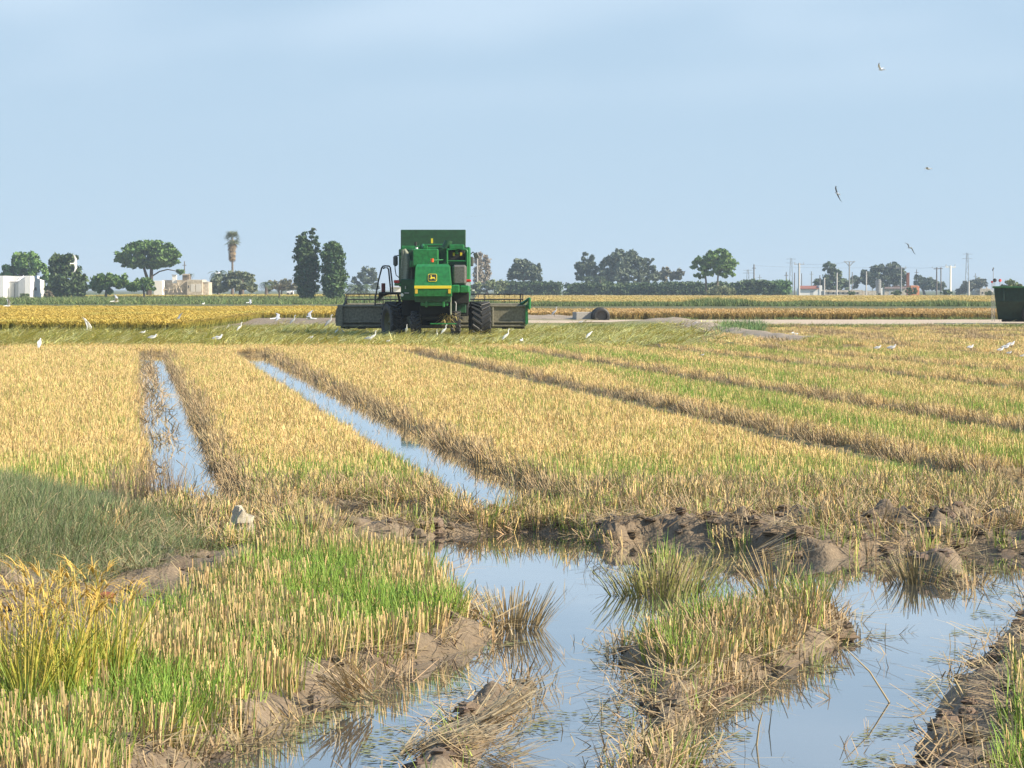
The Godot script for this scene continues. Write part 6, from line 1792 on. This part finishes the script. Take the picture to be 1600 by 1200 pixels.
func sky_cover() -> ImageTexture:
	# thin high veils of cloud; equirectangular, the middle column looks along -Z
	var im := Image.create(1024, 512, false, Image.FORMAT_RGBA8)
	var n := FastNoiseLite.new(); n.seed = 21; n.frequency = 1.0; n.fractal_octaves = 5
	for y in 512:
		var el := (0.5 - (y + 0.5) / 512.0) * PI
		for x in 1024:
			var a := 0.0
			if el > 0.0:
				var az := (x + 0.5) / 1024.0 * TAU
				var dirv := Vector3(cos(az) * cos(el), sin(el), sin(az) * cos(el))
				var q := dirv / (dirv.y + 0.12)
				var v := n.get_noise_2d(q.x * 0.9, q.z * 0.9 + q.x * 0.5) * 0.5 + 0.5
				a = smoothstep(0.30, 0.80, v) * 0.26 * smoothstep(0.05, 0.12, el)
			im.set_pixel(x, y, Color(0.60, 0.57, 0.53, a))
	return ImageTexture.create_from_image(im)

func _ready():
	rng.seed = 77
	for p in [[n_soft, 1, 0.5, 3], [n_clod, 2, 0.45, 4], [n_fine, 3, 0.5, 3], [n_patch, 4, 0.35, 4]]:
		p[0].seed = p[1]; p[0].frequency = p[2]; p[0].fractal_octaves = p[3]
	# camera
	cam_basis = Basis(Vector3(1, 0, 0), -atan((600.0 - HZ) / F))
	var cam := Camera3D.new()
	cam.name = "camera"
	cam.fov = rad_to_deg(2.0 * atan(600.0 / F))
	cam.near = 0.2; cam.far = 8000.0
	cam.transform = Transform3D(cam_basis, Vector3(0, EYE, 0))
	add_child(cam)
	cam.current = true
	# sky, haze, exposure
	var we := WorldEnvironment.new()
	we.name = "world_environment"
	var env := Environment.new()
	env.background_mode = Environment.BG_SKY
	var sky := Sky.new()
	var ps := ProceduralSkyMaterial.new()
	ps.sky_top_color = lin(0.12, 0.23, 0.42); ps.sky_horizon_color = lin(0.302, 0.402, 0.488); ps.sky_curve = 0.35
	ps.ground_bottom_color = lin(0.20, 0.17, 0.12); ps.ground_horizon_color = lin(0.42, 0.50, 0.58)
	ps.sky_cover = sky_cover(); ps.sky_cover_modulate = Color(1, 1, 1)
	sky.sky_material = ps
	env.sky = sky
	env.tonemap_mode = Environment.TONE_MAPPER_LINEAR
	env.tonemap_exposure = 1.78
	env.sdfgi_enabled = true; env.ssao_enabled = true; env.ssil_enabled = true
	env.fog_enabled = true; env.fog_density = 0.0003; env.fog_light_color = lin(0.60, 0.72, 0.85)
	we.environment = env
	add_child(we)
	# sun: from the right, a little behind the camera, 33 degrees up
	var sun := DirectionalLight3D.new()
	sun.name = "sun"
	sun.light_energy = 1.6; sun.light_color = Color(1.0, 0.95, 0.86); sun.light_angular_distance = 0.5
	sun.shadow_enabled = true
	sun.look_at_from_position(Vector3(1.0, 0.67, 0.30), Vector3.ZERO, Vector3.UP)
	add_child(sun)
	make_materials()
	for b in [[1020, 505, 0.14, 1.6, 3.0], [1052, 505, 0.26, 1.1, 2.5], [1075, 511, 0.22, 1.2, 3.0], [1110, 519, 0.26, 0.75, 2.6], [1150, 526, 0.26, 0.7, 2.6], [1200, 533, 0.24, 0.7, 2.4], [1250, 539, 0.22, 0.7, 2.2], [1300, 544, 0.20, 0.7, 2.0], [1345, 548, 0.15, 0.6, 1.8], [860, 501, 0.26, 2.2, 5.0], [820, 501, 0.24, 2.4, 5.0], [895, 502, 0.2, 2.0, 4.0], [500, 501, 0.12, 3.0, 5.0], [430, 501, 0.12, 2.5, 4.0]]:
		var q := gp(b[0], b[1], 0.0)
		if bund_line.size() and bund_line.size() < 40 and b[0] > 1000:
			var l: Array = bund_line[-1]
			for k in 3:
				var f := (k + 1) / 4.0
				bund_line.append([lerpf(l[0], q.x, f), lerpf(l[1], -q.z, f), lerpf(l[2], b[2], f), lerpf(l[3], b[3], f), lerpf(l[4], b[4], f)])
		bund_line.append([q.x, -q.z, b[2], b[3], b[4]])
	map_near()
	build_ground()
	build_water()
	build_road()
	build_plants()
	build_fields()
	build_buildings()
	build_poles()
	build_trees()
	build_combine()
	build_trailer()
	build_culvert()
	build_birds()
	build_foreground()
